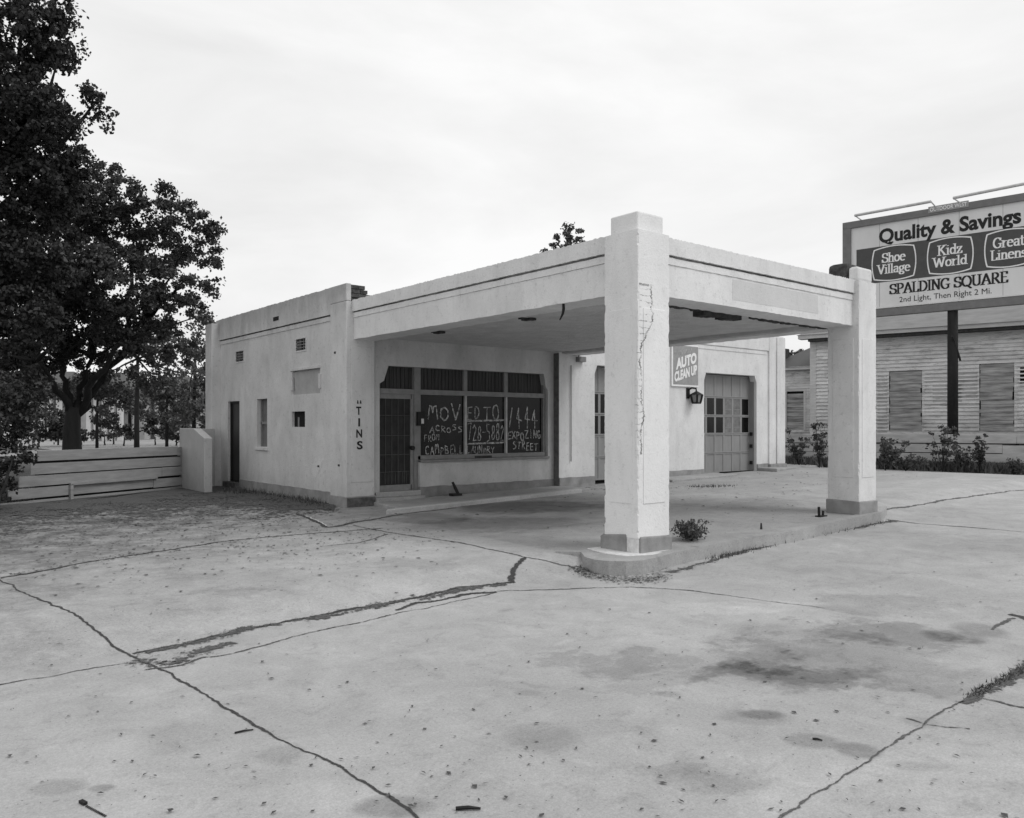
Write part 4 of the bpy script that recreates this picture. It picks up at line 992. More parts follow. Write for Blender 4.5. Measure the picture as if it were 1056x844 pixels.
# ================================================================== TREES
def limb(mb, p0, p1, r0, r1, n=6, wob=.08):
    p0, p1 = Vector(p0), Vector(p1); L = (p1-p0).length; pts = []
    for i in range(n+1):
        t = i/n; q = p0.lerp(p1, t)
        if 0 < i < n: q += Vector((random.uniform(-1, 1), random.uniform(-1, 1), random.uniform(-.5, .5)))*wob*L*.35
        pts.append(q)
    rs = [r0+(r1-r0)*(i/n)**.8 for i in range(n+1)]
    mb.tube(pts, rs, 8); return pts
def leaves(name, clumps, per, size, mat, parent, sub=.30, nsub=None, flat=.7, shell=.55):
    """clumps: (centre, radius); each clump becomes sprays of small leaves"""
    V = []; T = []
    for (c, r, *dn) in clumps:
        dens = dn[0] if dn else 1
        k = max(3, int(per*dens*(r**2.2)))
        ns = max(4, int((r/sub)**2*4.0*dens))
        d = RNG.normal(size=(ns, 3)); d /= np.linalg.norm(d, axis=1)[:, None]
        rad = r*RNG.uniform(shell**3, 1.15, ns)**(1/3.)
        sc = np.array(c)+d*rad[:, None]*np.array([1, 1, flat])
        pick = RNG.integers(0, ns, k)
        p = sc[pick]+RNG.normal(size=(k, 3))*sub*np.array([.42, .42, .28])
        a = RNG.normal(size=(k, 3)); a[:, 2] -= .3; a /= np.linalg.norm(a, axis=1)[:, None]
        b = np.cross(a, RNG.normal(size=(k, 3))); b /= np.linalg.norm(b, axis=1)[:, None]
        L = size*RNG.uniform(.6, 1.3, k)[:, None]; Wd = L*.34
        q = np.stack([p-a*L/2, p+b*Wd-a*L*.05, p+a*L/2, p-b*Wd-a*L*.05], 1)
        V.append(q.reshape(-1, 3)); T.append(np.repeat(np.clip(RNG.normal(.5, .22, ns)[pick]+RNG.normal(0, .12, k), 0, 1), 1))
    V = np.concatenate(V); T = np.concatenate(T); n = len(V)//4
    me = bpy.data.meshes.new(name); me.vertices.add(n*4); me.vertices.foreach_set('co', V.ravel().astype(np.float32))
    me.loops.add(n*4); me.loops.foreach_set('vertex_index', np.arange(n*4, dtype=np.int32))
    me.polygons.add(n); me.polygons.foreach_set('loop_start', np.arange(0, n*4, 4, dtype=np.int32)); me.polygons.foreach_set('loop_total', np.full(n, 4, dtype=np.int32))
    me.update(calc_edges=True)
    at = me.attributes.new('tone', 'FLOAT', 'FACE'); at.data.foreach_set('value', T.astype(np.float32))
    me.materials.append(mat); o = bpy.data.objects.new(name, me); C.objects.link(o)
    if parent is not None: o.parent = parent; o.matrix_parent_inverse = parent.matrix_basis.inverted()
    return o
def cl(px, py, f, rpx, dn=1): return (atF(px, py, f), rpx*f/F, dn)
random.seed(21)
# big pecan behind the fence
tb = atF(74, 462, 25); bz = .17; base = (tb[0], tb[1], bz)
t2 = empty('pecan_tree', base, 'large spreading dark tree whose forked trunk rises behind the board fence', 'tree')
mb = MB(); fork = atF(76, 420, 25); mid = atF(74, 445, 25)
mb.tube([base, (base[0]+.02, base[1], .5), mid, fork], [.40, .30, .25, .20], 14); 
mb.build('trunk', M['bark'], t2, smooth=True)
limbs = MB()
tips = [((62, 372), 25, .2), ((95, 370), 25.5, .22), ((128, 352), 24.5, .17), ((150, 330), 26, .15), ((38, 372), 24, .16), ((20, 330), 25, .15), ((100, 300), 26, .14), ((60, 250), 25, .16), ((190, 290), 24.5, .1), ((140, 240), 25.5, .1)]
F0 = Vector(fork)
main = {}
for (a, f, r) in tips[:5]:
    e = atF(a[0], a[1], f); limb(limbs, Vector(mid).lerp(F0, .55), e, .14, .06, 8, .14); main[a] = e
for (a, f, r), src in zip(tips[5:], [(38, 372), (95, 370), (62, 372), (150, 330), (128, 352)]):
    e = atF(a[0], a[1], f); limb(limbs, main[src], e, .10, .03)
for k in range(16):
    s = random.choice(list(main.values())); e = Vector(s)+Vector((random.uniform(-2, 2), random.uniform(-2, 2), random.uniform(0, 2.2))); limb(limbs, s, e, .06, .015)
limbs.build('limb', M['bark'], t2, smooth=True)
CL2 = [cl(60, 255, 25.5, 62), cl(30, 300, 24.5, 62), cl(120, 205, 25, 30, .7), cl(150, 225, 25.5, 32, .7), cl(183, 218, 24.8, 18, .6), cl(205, 230, 25, 17, .65), cl(221, 238, 25, 9, .6), cl(208, 262, 25.3, 20, .55), cl(226, 268, 25, 8, .5), cl(213, 288, 24.5, 14, .5), cl(190, 250, 25, 16, .5),
       cl(160, 262, 26, 34, .7), cl(120, 290, 24.2, 48), cl(175, 300, 24.6, 30, .6), cl(80, 330, 26, 46), cl(130, 340, 25, 32, .65), cl(45, 360, 25.5, 36), cl(165, 338, 26, 20, .7),
       cl(105, 178, 25.5, 16, .7), cl(85, 210, 25, 34), cl(195, 318, 25.5, 14, .7), cl(140, 375, 25.3, 20, .6), cl(95, 375, 26.5, 22, .6), cl(110, 400, 26, 14, .5), cl(155, 398, 26, 15, .5), cl(45, 405, 26.5, 14, .5), cl(185, 365, 26, 20, .6), cl(75, 395, 27, 14, .4), cl(20, 385, 25.6, 28), cl(170, 198, 25, 12, .7), cl(222, 240, 25, 11, .7), cl(222, 300, 25.5, 8, .6)]
leaves('crown', CL2, 4300, .115, M['leaf'], t2, .23)
# taller tree at the frame's left edge
tb = onG(-70, 523); t1 = empty('shade_tree', (tb[0], tb[1]+4, .17), 'tall dense dark tree filling the upper left corner of the frame', 'tree')
f1 = 20; base = atF(-55, 507, 20); 
t1.location = (base[0], base[1], .17)
mb = MB(); c1 = atF(-30, 250, 20); mb.tube([(base[0], base[1], .1), atF(-50, 400, 20), c1, atF(0, 120, 20)], [.45, .36, .3, .15], 12); mb.build('trunk', M['bark'], t1, smooth=True)
mb = MB()
for a in ((60, 60), (95, 110), (30, 0), (60, 180), (0, 60), (-60, 120)): limb(mb, c1, atF(a[0], a[1], 20+random.uniform(-1, 1)), .12, .03)
mb.build('limb', M['bark'], t1, smooth=True)
CL1 = [cl(10, 40, 20, 58), cl(48, 25, 20.5, 32, .7), cl(55, 62, 20, 22, .5), cl(72, -5, 20, 16, .4), cl(-40, 100, 20, 90), cl(20, 120, 19.5, 52), cl(50, 130, 20.5, 30, .8), cl(95, 100, 20, 14, .55), cl(108, 118, 20.2, 10, .55), cl(86, 128, 20, 14, .6), cl(112, 134, 20, 6, .5),
       cl(0, 200, 20.5, 70), cl(50, 190, 20, 40), cl(78, 175, 20, 20, .8), cl(-30, 290, 20, 70), cl(10, 330, 19.5, 50), cl(0, 400, 19, 42), cl(30, 270, 20, 44), cl(80, 165, 20.2, 20, .7), cl(95, 92, 20, 10, .8), cl(82, 48, 20, 10, .25), cl(80, 15, 20, 12, .25)]
leaves('crown', CL1, 4200, .11, M['leafdark'], t1, .21)
# dark bush in front of the fence end
b0 = onG(-6, 532); t3 = empty('evergreen_bush', (b0[0], b0[1], .15), 'dark evergreen bush at the stepped end of the pale board fence', 'bush')
mb = MB(); limb(mb, b0, atF(0, 440, 14.5), .06, .02); limb(mb, b0, atF(15, 470, 14.5), .04, .015); limb(mb, b0, atF(-20, 450, 14.7), .05, .015); mb.build('stem', M['bark'], t3)
leaves('foliage', [cl(-8, 440, 14.8, 36), cl(8, 410, 15, 26), cl(12, 470, 14.6, 17), cl(22, 452, 14.8, 15), cl(-8, 490, 14.5, 24), cl(2, 508, 14.4, 12, .8), cl(28, 430, 15, 14, .8), cl(-25, 410, 15, 34)], 4500, .085, M['leafdark'], t3, .14)
# slender tree farther back by the building, paler foliage
def back_tree(px, f, trunk_r, cls, label, mat, kind, top=330, leafsize=.2, per=900):
    b = atF(px, 455, f); t = empty(kind, (b[0], b[1], .18), label, 'tree')
    mb = MB(); up = atF(px+1, top+40, f); mb.tube([(b[0], b[1], .1), atF(px, 430, f), up], [trunk_r, trunk_r*.85, trunk_r*.5], 10)
    mb.build('trunk', M['bark'], t, smooth=True)
    mb = MB()
    for c in cls[:6]: limb(mb, up, c[0], trunk_r*.45, .02)
    mb.build('limb', M['bark'], t, smooth=True)
    leaves('crown', cls, per, leafsize, mat, t, .42)
back_tree(141, 38, .13, [cl(150, 345, 38, 26, .7), cl(175, 360, 38.5, 22, .7), cl(120, 350, 37.5, 24, .6), cl(185, 385, 38, 16, .6), cl(110, 385, 38, 14, .4), cl(160, 392, 38, 14, .5)], 'slim tree with a thin straight dark trunk between the forked tree and the station', M['leafmid'], 'slim_tree')
back_tree(100, 52, .10, [cl(95, 400, 52, 22, .8), cl(120, 405, 53, 18, .8), cl(75, 405, 52, 16, .8), cl(110, 425, 52, 9, .7), cl(135, 415, 53, 15, .8), cl(150, 425, 52, 12, .8)], 'dark low tree across the lawn, between the forked trunk and the slim trunk', M['leaf'], 'low_tree', 360)
back_tree(172, 50, .10, [cl(165, 402, 50, 18, .8), cl(185, 410, 51, 16, .8), cl(178, 430, 50, 12, .9), cl(160, 420, 50, 9, .7), cl(192, 440, 50, 12, .8)], 'dark low tree across the lawn, above the stucco screen wall', M['leaf'], 'low_tree', 360)
back_tree(200, 46, .13, [cl(205, 330, 46, 16, .7), cl(218, 352, 46, 17, .7), cl(208, 375, 46.5, 16, .7), cl(200, 400, 46, 18, .7), cl(216, 420, 45.5, 20, 1), cl(192, 425, 46, 14, .9), cl(217, 392, 46, 15, .8), cl(228, 440, 46, 20)], 'pale feathery tree pressed against the back corner of the station', M['leafmid'], 'feathery_tree')
back_tree(15, 44, .16, [cl(0, 380, 44, 34), cl(40, 395, 44, 20, .7), cl(18, 420, 44, 24, .9), cl(50, 425, 45, 10, .6), cl(-20, 430, 44, 30)], 'dim tree far behind the evergreen bush', M['leafmid'], 'dim_tree', 360)
# tree top over the canopy roof
b = atF(580, 440, 42); t = empty('backyard_tree', (b[0], b[1], .3), 'small tree top showing above the canopy beam left of the near pillar head', 'tree')
mb = MB(); tp = atF(582, 262, 42); mb.tube([(b[0], b[1], .1), atF(580, 350, 42), tp], [.28, .22, .1], 10); mb.build('trunk', M['bark'], t, smooth=True)
mb = MB()
for a in ((587, 240), (574, 250), (598, 246), (590, 262), (560, 268)): limb(mb, tp, atF(a[0], a[1], 42), .07, .02)
mb.build('limb', M['bark'], t, smooth=True)
leaves('crown', [cl(585.5, 235, 42, 4.5, 1.2), cl(587, 243, 42, 6, 1), cl(590, 253, 42, 7, 1), cl(573.5, 246, 41.7, 4.2, 1.2), cl(574, 254, 41.7, 5, 1), cl(597.5, 239, 42.3, 3.6, 1.2), cl(598, 247, 42.3, 4, 1), cl(582, 260, 42, 6, 1), cl(560, 260, 42.2, 3.5, 1.2), cl(570, 275, 42, 14), cl(600, 275, 42, 14), cl(585, 290, 42, 22)], 2200, .17, M['leafmid'], t, .20)

# ================================================================== FAR LEFT BACKGROUND
def far_house(px0, px1, f, ytop, label, ncol, seed, nm='far_house'):
    random.seed(seed)
    a = Vector(atF(px0, 439, f)); b = Vector(atF(px1, 439, f)); a.z = b.z = 0; u = (b-a).normalized(); L = (b-a).length; n = Vector((-u.y, u.x, 0))
    if n.dot(a) < 0: n = -n
    zt = EYE+sl(ytop)*f; e = empty(nm, (a.x, a.y, .2), label, 'house')
    mb = MB(); o = a+n*1.6; mb.obox((o.x, o.y, 0), u*L, n*6, 0, (0, 0, zt)); mb.build('wall', simple('far_wall', .30, .8, .2, 1), e)
    mb = MB()
    for k in range(ncol):
        o = a+u*(L*(k+.1)/ncol); mb = MB(); mb.obox((o.x, o.y, .2), u*.4, n*.4, 0, (0, 0, zt-.4)); mb.build('column', M['farwhite'], e)
    mb = MB(); o = a-u*.4-n*.4; mb.obox((o.x, o.y, zt), u*(L+.8), n*8.4, 0, (0, 0, .25))
    p = [a-u*.4-n*.4, b+u*.4-n*.4, b+u*.4+n*8, a-u*.4+n*8]; r = [(a+b)/2-u*L*.25+n*3.8, (a+b)/2+u*L*.25+n*3.8]
    V = [(q.x, q.y, zt+.25) for q in p]+[(q.x, q.y, zt+2.0) for q in r]
    mb.add(V, [(0, 1, 5, 4), (1, 2, 5), (2, 3, 4, 5), (3, 0, 4)]); mb.build('roof', simple('far_roof', .10, .9, .2), e)
    for k in range(ncol):
        o = a+u*(L*(k+.45)/ncol)+n*1.57; mb = MB(); mb.obox((o.x, o.y, 1.0), u*(L/ncol*.42), n*.02, 0, (0, 0, zt*.42)); mb.build('window', M['glass'], e)
random.seed(44)
for (px, py, f, r, lab) in ((68, 442, 57, 15, 'left of the forked trunk'), (108, 432, 58, 12, 'right of the forked trunk'), (128, 446, 56, 9, 'left of the slim trunk'), (160, 440, 57, 12, 'right of the slim trunk'), (182, 446, 55, 10, 'beside the stucco screen wall'), (40, 438, 56, 18, 'beyond the evergreen bush')):
    b = atF(px, 456, f); t = empty('street_bush', (b[0], b[1], .19), 'tall dark bush beyond the board fence, '+lab, 'bush', 'bushes beyond the board fence')
    leaves('foliage', [cl(px, py, f, r, .9), cl(px+r*.7, py+r*.5, f, r*.7, .9), cl(px-r*.5, py-r*.7, f, r*.6, .7)], 700, .24, M['leafdark'], t, .35); mb = MB(); limb(mb, (b[0], b[1], .1), (b[0], b[1], .9), .08, .03); mb.build('stem', M['bark'], t)
far_house(88, 128, 72, 405, 'distant white house with a columned porch seen below the forked tree', 5, 1)
far_house(148, 190, 76, 408, 'distant pale house seen between the slim trunk and the stucco screen wall', 4, 2)
far_house(20, 66, 78, 402, 'distant pale house seen left of the forked trunk', 5, 3)
for i, (px, r, lab) in enumerate(((84, 5, 'just right of the forked trunk'), (101, 7, 'in front of the columned porch'), (117, 7, 'right of the columned porch'), (60, 8, 'just left of the forked trunk'), (172, 7, 'left of the stucco screen wall'))):
    f = 60; b = atF(px, 452, f); t = empty('round_shrub', (b[0], b[1], .19), 'small round dark shrub across the street '+lab, 'shrub', 'shrubs across the street')
    leaves('foliage', [cl(px, 452-r*.6, f, r)], 900, .2, M['leafdark'], t, .3); mb = MB(); limb(mb, (b[0], b[1], .1), (b[0], b[1], .9), .08, .04); mb.build('stem', M['bark'], t)

# ================================================================== RIGHT: FENCE, HOUSES, BILLBOARD
zr = lambda x, y: G(x, y)
ra = Vector(atF(795, 439, 28.2)); rb = Vector(atF(1110, 439, 24.2))
rf, A4, u4, n4 = board_fence('yard_fence', (ra.x, ra.y), (rb.x, rb.y), 1.40, [.30, .29, .29, .28], G, 'low pale board fence behind the weeds in front of the derelict clapboard house', M['fencefar'], None, 2.4, .022, .02, back='fencegap')
# house
def plane_from(pa, fa, pb, fb):
    a = Vector(atF(pa, 439, fa)); b = Vector(atF(pb, 439, fb)); a.z = b.z = 0
    u = (b-a).normalized(); n = Vector((u.y, -u.x, 0))
    if n.dot(a) > 0: n = -n
    return a, b, u, n
def clap(mb, a, u, n, s0, s1, z0, z1, h=.15, holes=()):
    """overlapping boards, skipping the holes (s0, s1, z0, z1)"""
    z = z0
    while z < z1-.01:
        zt = min(z1, z+h); spans = [(s0, s1)]
        for (p, q, c, d) in holes:
            if z+h*.5 > c and z+h*.5 < d:
                ns = []
                for (x, y) in spans:
                    if q <= x or p >= y: ns.append((x, y)); continue
                    if p > x: ns.append((x, p))
                    if q < y: ns.append((q, y))
                spans = ns
        for (x, y) in spans:
            w0 = a+u*x; w1 = a+u*y; o = n*.045
            mb.add([tuple(w0+o)[:2]+(z,), tuple(w1+o)[:2]+(z,), tuple(w1)[:2]+(zt,), tuple(w0)[:2]+(zt,), tuple(w0)[:2]+(z,), tuple(w1)[:2]+(z,)], [(0, 1, 2, 3), (4, 5, 1, 0)])
        z += h
ha, hb, hu, hn = plane_from(836, 34.5, 1130, 28.6); hL = (hb-ha).length; HZT = 5.38
hp = Plane(ha, hu, hn)
Hs = empty('clapboard_house', (ha.x, ha.y, .3), 'long derelict clapboard house with boarded windows below the billboard', 'house')
def hw(p0, p1, y0, y1): a = hp.hit(p0, y0); b = hp.hit(p1, y1); return (a[0], b[0], b[1], a[1])
wins = [hw(917, 951, 384, 446), hw(1010, 1046, 374, 446)]
mb = MB(); clap(mb, ha, hu, hn, 0, hL, .3, HZT, .15, wins); mb.build('siding', M['siding'], Hs, fix=False)
mb = MB(); o = ha-hn*.05; mb.obox((o.x, o.y, 0), hu*hL, -hn*7, 0, (0, 0, HZT)); mb.build('wall', M['siding2'], Hs)
for (p, q, c, d) in wins:
    w = empty('boarded_window', tuple(ha+hu*p)); w.parent = Hs; w.matrix_parent_inverse = Hs.matrix_basis.inverted()
    mb = MB(); z = c; random.seed(int(p*7))
    while z < d-.02:
        h = random.uniform(.13, .2); 
        if not (p > 8 and abs(z-(c+(d-c)*.42)) < .11):
            o = ha+hu*(p+random.uniform(0, .05))+hn*random.uniform(.0, .025); mb.obox((o.x, o.y, z), hu*(q-p-random.uniform(0, .08)), -hn*.02, 0, (0, 0, min(h, d-z)-.005))
        z += h
    mb.build('board', M['weather'], w)
    mb = MB(); o = ha+hu*(q)+hn*.03; mb.obox((o.x, o.y, c), hu*.09, -hn*.04, 0, (0, 0, d-c)); mb.build('window_casing', M['siding'], w)
    o = ha+hu*p-hn*.03; MB().obox((o.x, o.y, c), hu*(q-p), -hn*.01, 0, (0, 0, d-c)).build('backing', M['dark'], w)
a = hp.hit(1052, 379); b = hp.hit(1072, 395); o = ha+hu*a[0]+hn*.03; MB().obox((o.x, o.y, b[1]), hu*(b[0]-a[0]), -hn*.04, 0, (0, 0, a[1]-b[1])).build('opening', M['dark'], Hs)
# paler replaced boards
for (p0, p1, y0, y1) in ((962, 992, 396, 417), (986, 1008, 384, 412), (905, 915, 388, 450), (953, 1008, 391, 393.5), (953, 1010, 416, 418.5)):
    x0, x1_, z0, z1 = hw(p0, p1, y0, y1); o = ha+hu*x0+hn*.027; MB().obox((o.x, o.y, z0), hu*(x1_-x0), -hn*.012, 0, (0, 0, z1-z0)).build('patch_board', M['siding2'] if p0 < 990 else M['siding'], Hs)
o = ha-hu*.02+hn*.04; MB().obox((o.x, o.y, .2), hu*.26, -hn*.3, 0, (0, 0, HZT-.2)).build('corner_strip', M['farwhite'], Hs)
mb = MB(); o = ha-hu*.4+hn*.45; mb.obox((o.x, o.y, HZT), hu*(hL+.8), -hn*.5, 0, (0, 0, .16)); mb.build('fascia', M['farwhite'], Hs)
mb = MB(); o = ha+hn*.40; mb.obox((o.x, o.y, HZT-.12), hu*hL, -hn*.36, 0, (0, 0, .1)); mb.build('eave', M['rust'], Hs)
p = [ha-hu*.45+hn*.5, hb+hu*.4+hn*.5, hb+hu*.4-hn*7.5, ha-hu*.45-hn*7.5]; r0 = ha+hu*3.6-hn*3.5; r1 = hb-hn*3.5
V = [(q.x, q.y, HZT+.16) for q in p]+[(r0.x, r0.y, HZT+1.7), (r1.x, r1.y, HZT+1.7)]
mb = MB().add(V, [(0, 1, 5, 4), (1, 2, 5), (2, 3, 4, 5), (3, 0, 4)]); mb.build('roof', simple('house_roof', .22, .9, .2, 1.5, (1, 1, 4)), Hs)
# lean-to wing further back, in the gap
la, lb, lu, ln_ = plane_from(790, 38.5, 840, 37.0); lL = (lb-la).length; lp = Plane(la, lu, ln_)
LZ = EYE+sl(382)*37.5
Ls = empty('small_house', (la.x, la.y, .3), 'small clapboard house with a dark roof seen between the garage end and the far pillar', 'house')
def lw(p0, p1, y0, y1): a = lp.hit(p0, y0); b = lp.hit(p1, y1); return (a[0], b[0], b[1], a[1])
win = lw(811.5, 829, 404, 444)
mb = MB(); clap(mb, la, lu, ln_, 0, lL, .3, LZ, .12, [win]); mb.build('siding', M['siding'], Ls, fix=False)
mb = MB(); o = la-ln_*.05; mb.obox((o.x, o.y, 0), lu*lL, -ln_*5, 0, (0, 0, LZ)); mb.build('wall', M['siding2'], Ls)
w = empty('boarded_window', tuple(la+lu*win[0])); w.parent = Ls; w.matrix_parent_inverse = Ls.matrix_basis.inverted()
mb = MB(); z = win[2]
while z < win[3]-.25: o = la+lu*win[0]-ln_*.0; mb.obox((o.x, o.y, z), lu*(win[1]-win[0]), -ln_*.02, 0, (0, 0, .2)); z += .215
mb.build('board', M['weather'], w); o = la+lu*win[0]-ln_*.03; MB().obox((o.x, o.y, win[2]), lu*(win[1]-win[0]), -ln_*.01, 0, (0, 0, win[3]-win[2])).build('backing', M['dark'], w)
mb = MB(); t = .1
for (s, e_, c, d) in ((win[0]-t, win[1]+t, win[3], win[3]+t), (win[0]-t, win[0], win[2], win[3]), (win[1], win[1]+t, win[2], win[3])):
    o = la+lu*s+ln_*.04; mb.obox((o.x, o.y, c), lu*(e_-s), -ln_*.05, 0, (0, 0, d-c))
mb.build('window_casing', M['farwhite'], w)
mb = MB(); o = la+ln_*.35; mb.obox((o.x, o.y, LZ), lu*lL, -ln_*.4, 0, (0, 0, .14)); mb.build('fascia', M['farwhite'], Ls)
V = [la+ln_*.4, lb+ln_*.4, lb-ln_*3.5, la-ln_*3.5]
mb = MB().add([(V[0].x, V[0].y, LZ+.14), (V[1].x, V[1].y, LZ+.14), (V[2].x, V[2].y, LZ+1.9), (V[3].x, V[3].y, LZ+.6)], [(0, 1, 2, 3)]); mb.build('roof', M['bbdark'], Ls)
q = Vector(atF(809, 372, 38.6)); MB().box(q.x-.35, q.x+.25, q.y-.1, q.y+.4, LZ, EYE+sl(360)*38.6).build('chimney', M['rust'], Ls)
# twiggy tree behind
b = atF(820, 440, 48); t = empty('twiggy_tree', (b[0], b[1], .4), 'sparse twiggy tree in the gap above the small house roof', 'tree')
mb = MB(); mb.tube([(b[0], b[1], .2), atF(820, 385, 48)], [.16, .08], 8); mb.build('trunk', M['bark'], t)
leaves('crown', [cl(818, 366, 48, 6, .8), cl(826, 362, 48, 3, .6), cl(812, 370, 48, 5, .7)], 900, .22, M['leafmid'], t, .2)
# overhead wires in the gap
random.seed(2)
Wr = MB(); A = Vector(atF(700, 345, 60)); B = Vector(atF(870, 333, 50)); Wr.tube([A, A.lerp(B, .5)-Vector((0, 0, .3)), B], .02, 4); tag(Wr.build('overhead_wire', M['black']), 'thin overhead wire crossing the sky in the gap by the far pillar', 'wire')

# billboard
f0 = 29.0; bo = Vector(atF(870, 439, f0)); bo.z = 0
bu_cam = (911/1232.4, -F/1232.4)   # (right, forward)
cr = Vector((.7742, -.6329, 0)); cf = Vector((.6329, .7742, 0))
bu = (cr*bu_cam[0]+cf*bu_cam[1]).normalized(); bn = Vector((bu.y, -bu.x, 0))
if bn.dot(bo) > 0: bn = -bn
bp = Plane(bo, bu, bn)
zT = bp.hit(870.2, 230.8)[1]; zB = bp.hit(901.8, 327.4)[1]; BW = 7.5
Bb = empty('billboard', (bo.x, bo.y, .4), 'large billboard on a dark pole with three rounded badges on its grey band', 'billboard')
fw = .24
zi1 = bp.hit(877.6, 236.4)[1]; zi0 = bp.hit(901.8, 320)[1]; ui0 = bp.hit(878.5, 300)[0]
def bbox(mb, u0, u1, z0, z1, d0, d1):
    o = bo+bu*u0+bn*d1; mb.obox((o.x, o.y, z0), bu*(u1-u0), -bn*(d1-d0), 0, (0, 0, z1-z0)); return mb
mb = MB(); bbox(mb, 0, BW, zi1, zT, -.1, .12); bbox(mb, 0, BW, zB, zi0, -.1, .12); bbox(mb, 0, ui0, zi0, zi1, -.1, .12); bbox(mb, BW-ui0, BW, zi0, zi1, -.1, .12)
mb.build('frame', M['bbframe'], Bb, bevel=.01)
bbox(MB(), ui0, BW-ui0, zi0, zi1, -.06, .05).build('poster_panel', M['bbwhite'], Bb)
for k in range(1, 6): bbox(MB(), BW*k/6-.006, BW*k/6+.006, zi0, zi1, .05, .053).build('panel_seam', M['signgrey'], Bb)
mb = MB(); bbox(mb, .0, BW, zi0+.02, zi0+.07, .05, .13); mb.build('bottom_trim', M['bbwhite'], Bb)
d1 = bp.hit(883.5, 258); d2 = bp.hit(900, 295)
uu0 = bp.hit(883.8, 258)[0]; zq1 = (bp.hit(884, 259)[1]+bp.hit(1054, 233)[1])/2; zq0 = (bp.hit(902, 294)[1]+bp.hit(1054, 273.5)[1])/2
bbox(MB(), uu0, BW-uu0, zq0, zq1, .05, .056).build('grey_band', M['bbdark'], Bb)
# badges
def badge(p0, p1, s1, s2):
    u0 = bp.hit(p0, 270)[0]; u1 = bp.hit(p1, 270)[0]; zc = (zq0+zq1)/2; hh = (zq1-zq0)/2-.035; uc = (u0+u1)/2; hw_ = (u1-u0)/2
    pts = []
    for (sx, sy) in ((-1, -1), (1, -1), (1, 1), (-1, 1)):
        pts.append((sx, sy))
    ring = []
    for i in range(4):
        (x0, y0), (x1, y1) = pts[i], pts[(i+1) % 4]
        for k in range(10):
            t = k/10; x = x0+(x1-x0)*t; y = y0+(y1-y0)*t; bulge = 1-(2*t-1)**2
            if y0 == y1: y *= .86+.14*bulge; x *= .9
            else: x *= .9+.1*bulge; y *= .86
            ring.append((uc+x*hw_, zc+y*hh))
    mb = MB(); pen(mb, bp, [ring+[ring[0]]], .035, .035, .062); mb.build('badge_outline', M['white'], Bb)
    mb = MB(); mx = lambda s: sum(GL[c][0] for c in s)
    k = 1.5*hw_/max(mx(s1), mx(s2))
    w1 = mx(s1)*k; w2 = mx(s2)*k
    serif(mb, bp, s1, uc-w1/2, uc+w1/2, zc+.08*hh, zc+.62*hh, .052, .022, .062)
    serif(mb, bp, s2, uc-w2/2, uc+w2/2, zc-.56*hh, zc-.04*hh, .052, .022, .062)
    mb.build('badge_lettering', M['white'], Bb)
badge(900, 945, 'Shoe', 'Village'); badge(957, 1004, 'Kidz', 'World'); badge(1016, 1066, 'Great', 'Linens')
def bt(s, p0, yt0, p1, yb1, **k):
    u0 = bp.hit(p0, 300)[0]; u1 = bp.hit(p1, 300)[0]; return u0, u1
u0, u1 = bt(0, 907, 0, 1053.5, 0); zb = (bp.hit(907.5, 250.5)[1]+bp.hit(1040, 229)[1])/2; ztt = bp.hit(920, 232)[1]
mb = MB(); mb.add(*text_mb('Quality & Savings', bp, u0, u1, 7.90, 8.55, .056, .035)); mb.build('headline', M['ink'], Bb)
u0 = bp.hit(918, 300)[0]; u1 = bp.hit(1040, 290)[0]; zb = bp.hit(922, 303.5)[1]; ztt = bp.hit(922, 294)[1]
mb = MB(); serif(mb, bp, 'SPALDING SQUARE', u0, u1, zb, zb+.34, .062, .026, .056); mb.build('store_line', M['ink'], Bb)
u0 = bp.hit(928, 300)[0]; u1 = bp.hit(1023, 290)[0]; zb = bp.hit(930, 312.5)[1]
mb = MB(); mb.add(*text_mb('2nd Light, Then Right 2 Mi.', bp, u0, u1, zb-.04, zb+.20, .056, .0)); mb.build('direction_line', M['ink'], Bb)
u0 = bp.hit(958.5, 214)[0]; u1 = bp.hit(1000, 205)[0]
bbox(MB(), u0, u1, zT-.16, zT+.05, .12, .14).build('owner_plate', M['signgrey'], Bb)
mb = MB(); mb.add(*text_mb('OUTDOOR WEST', bp, u0+.05, u1-.05, zT-.12, zT+.01, .146, .02)); mb.build('owner_lettering', M['white'], Bb)
# lamp bars above
for (p0, y0, p1, y1, pa, pb) in ((881.5, 222.5, 960, 208, 889, 966), (983, 204.5, 1075, 186, 992, 1078)):
    e = 1.1; 
    def hit2(px, py):
        bo2 = bo+bn*e; dx, dy = ray(px); dd = Vector((dx, dy, 0)); ff = Vector((bo2.x, bo2.y, 0)).dot(bn)/dd.dot(bn); return Vector((dx*ff, dy*ff, EYE+sl(py)*ff))
    A = hit2(p0, y0); B = hit2(p1, y1); lp_ = MB().tube([A, B], .05, 8).build('lamp_bar', M['steel'], Bb)
    for (q, r) in ((A, pa), (B, pb)):
        uq = bp.hit(r, 220)[0]; r0 = bo+bu*uq; MB().tube([(r0.x, r0.y, zT), tuple(q)], .022, 6).build('lamp_arm', M['steel'], lp_)
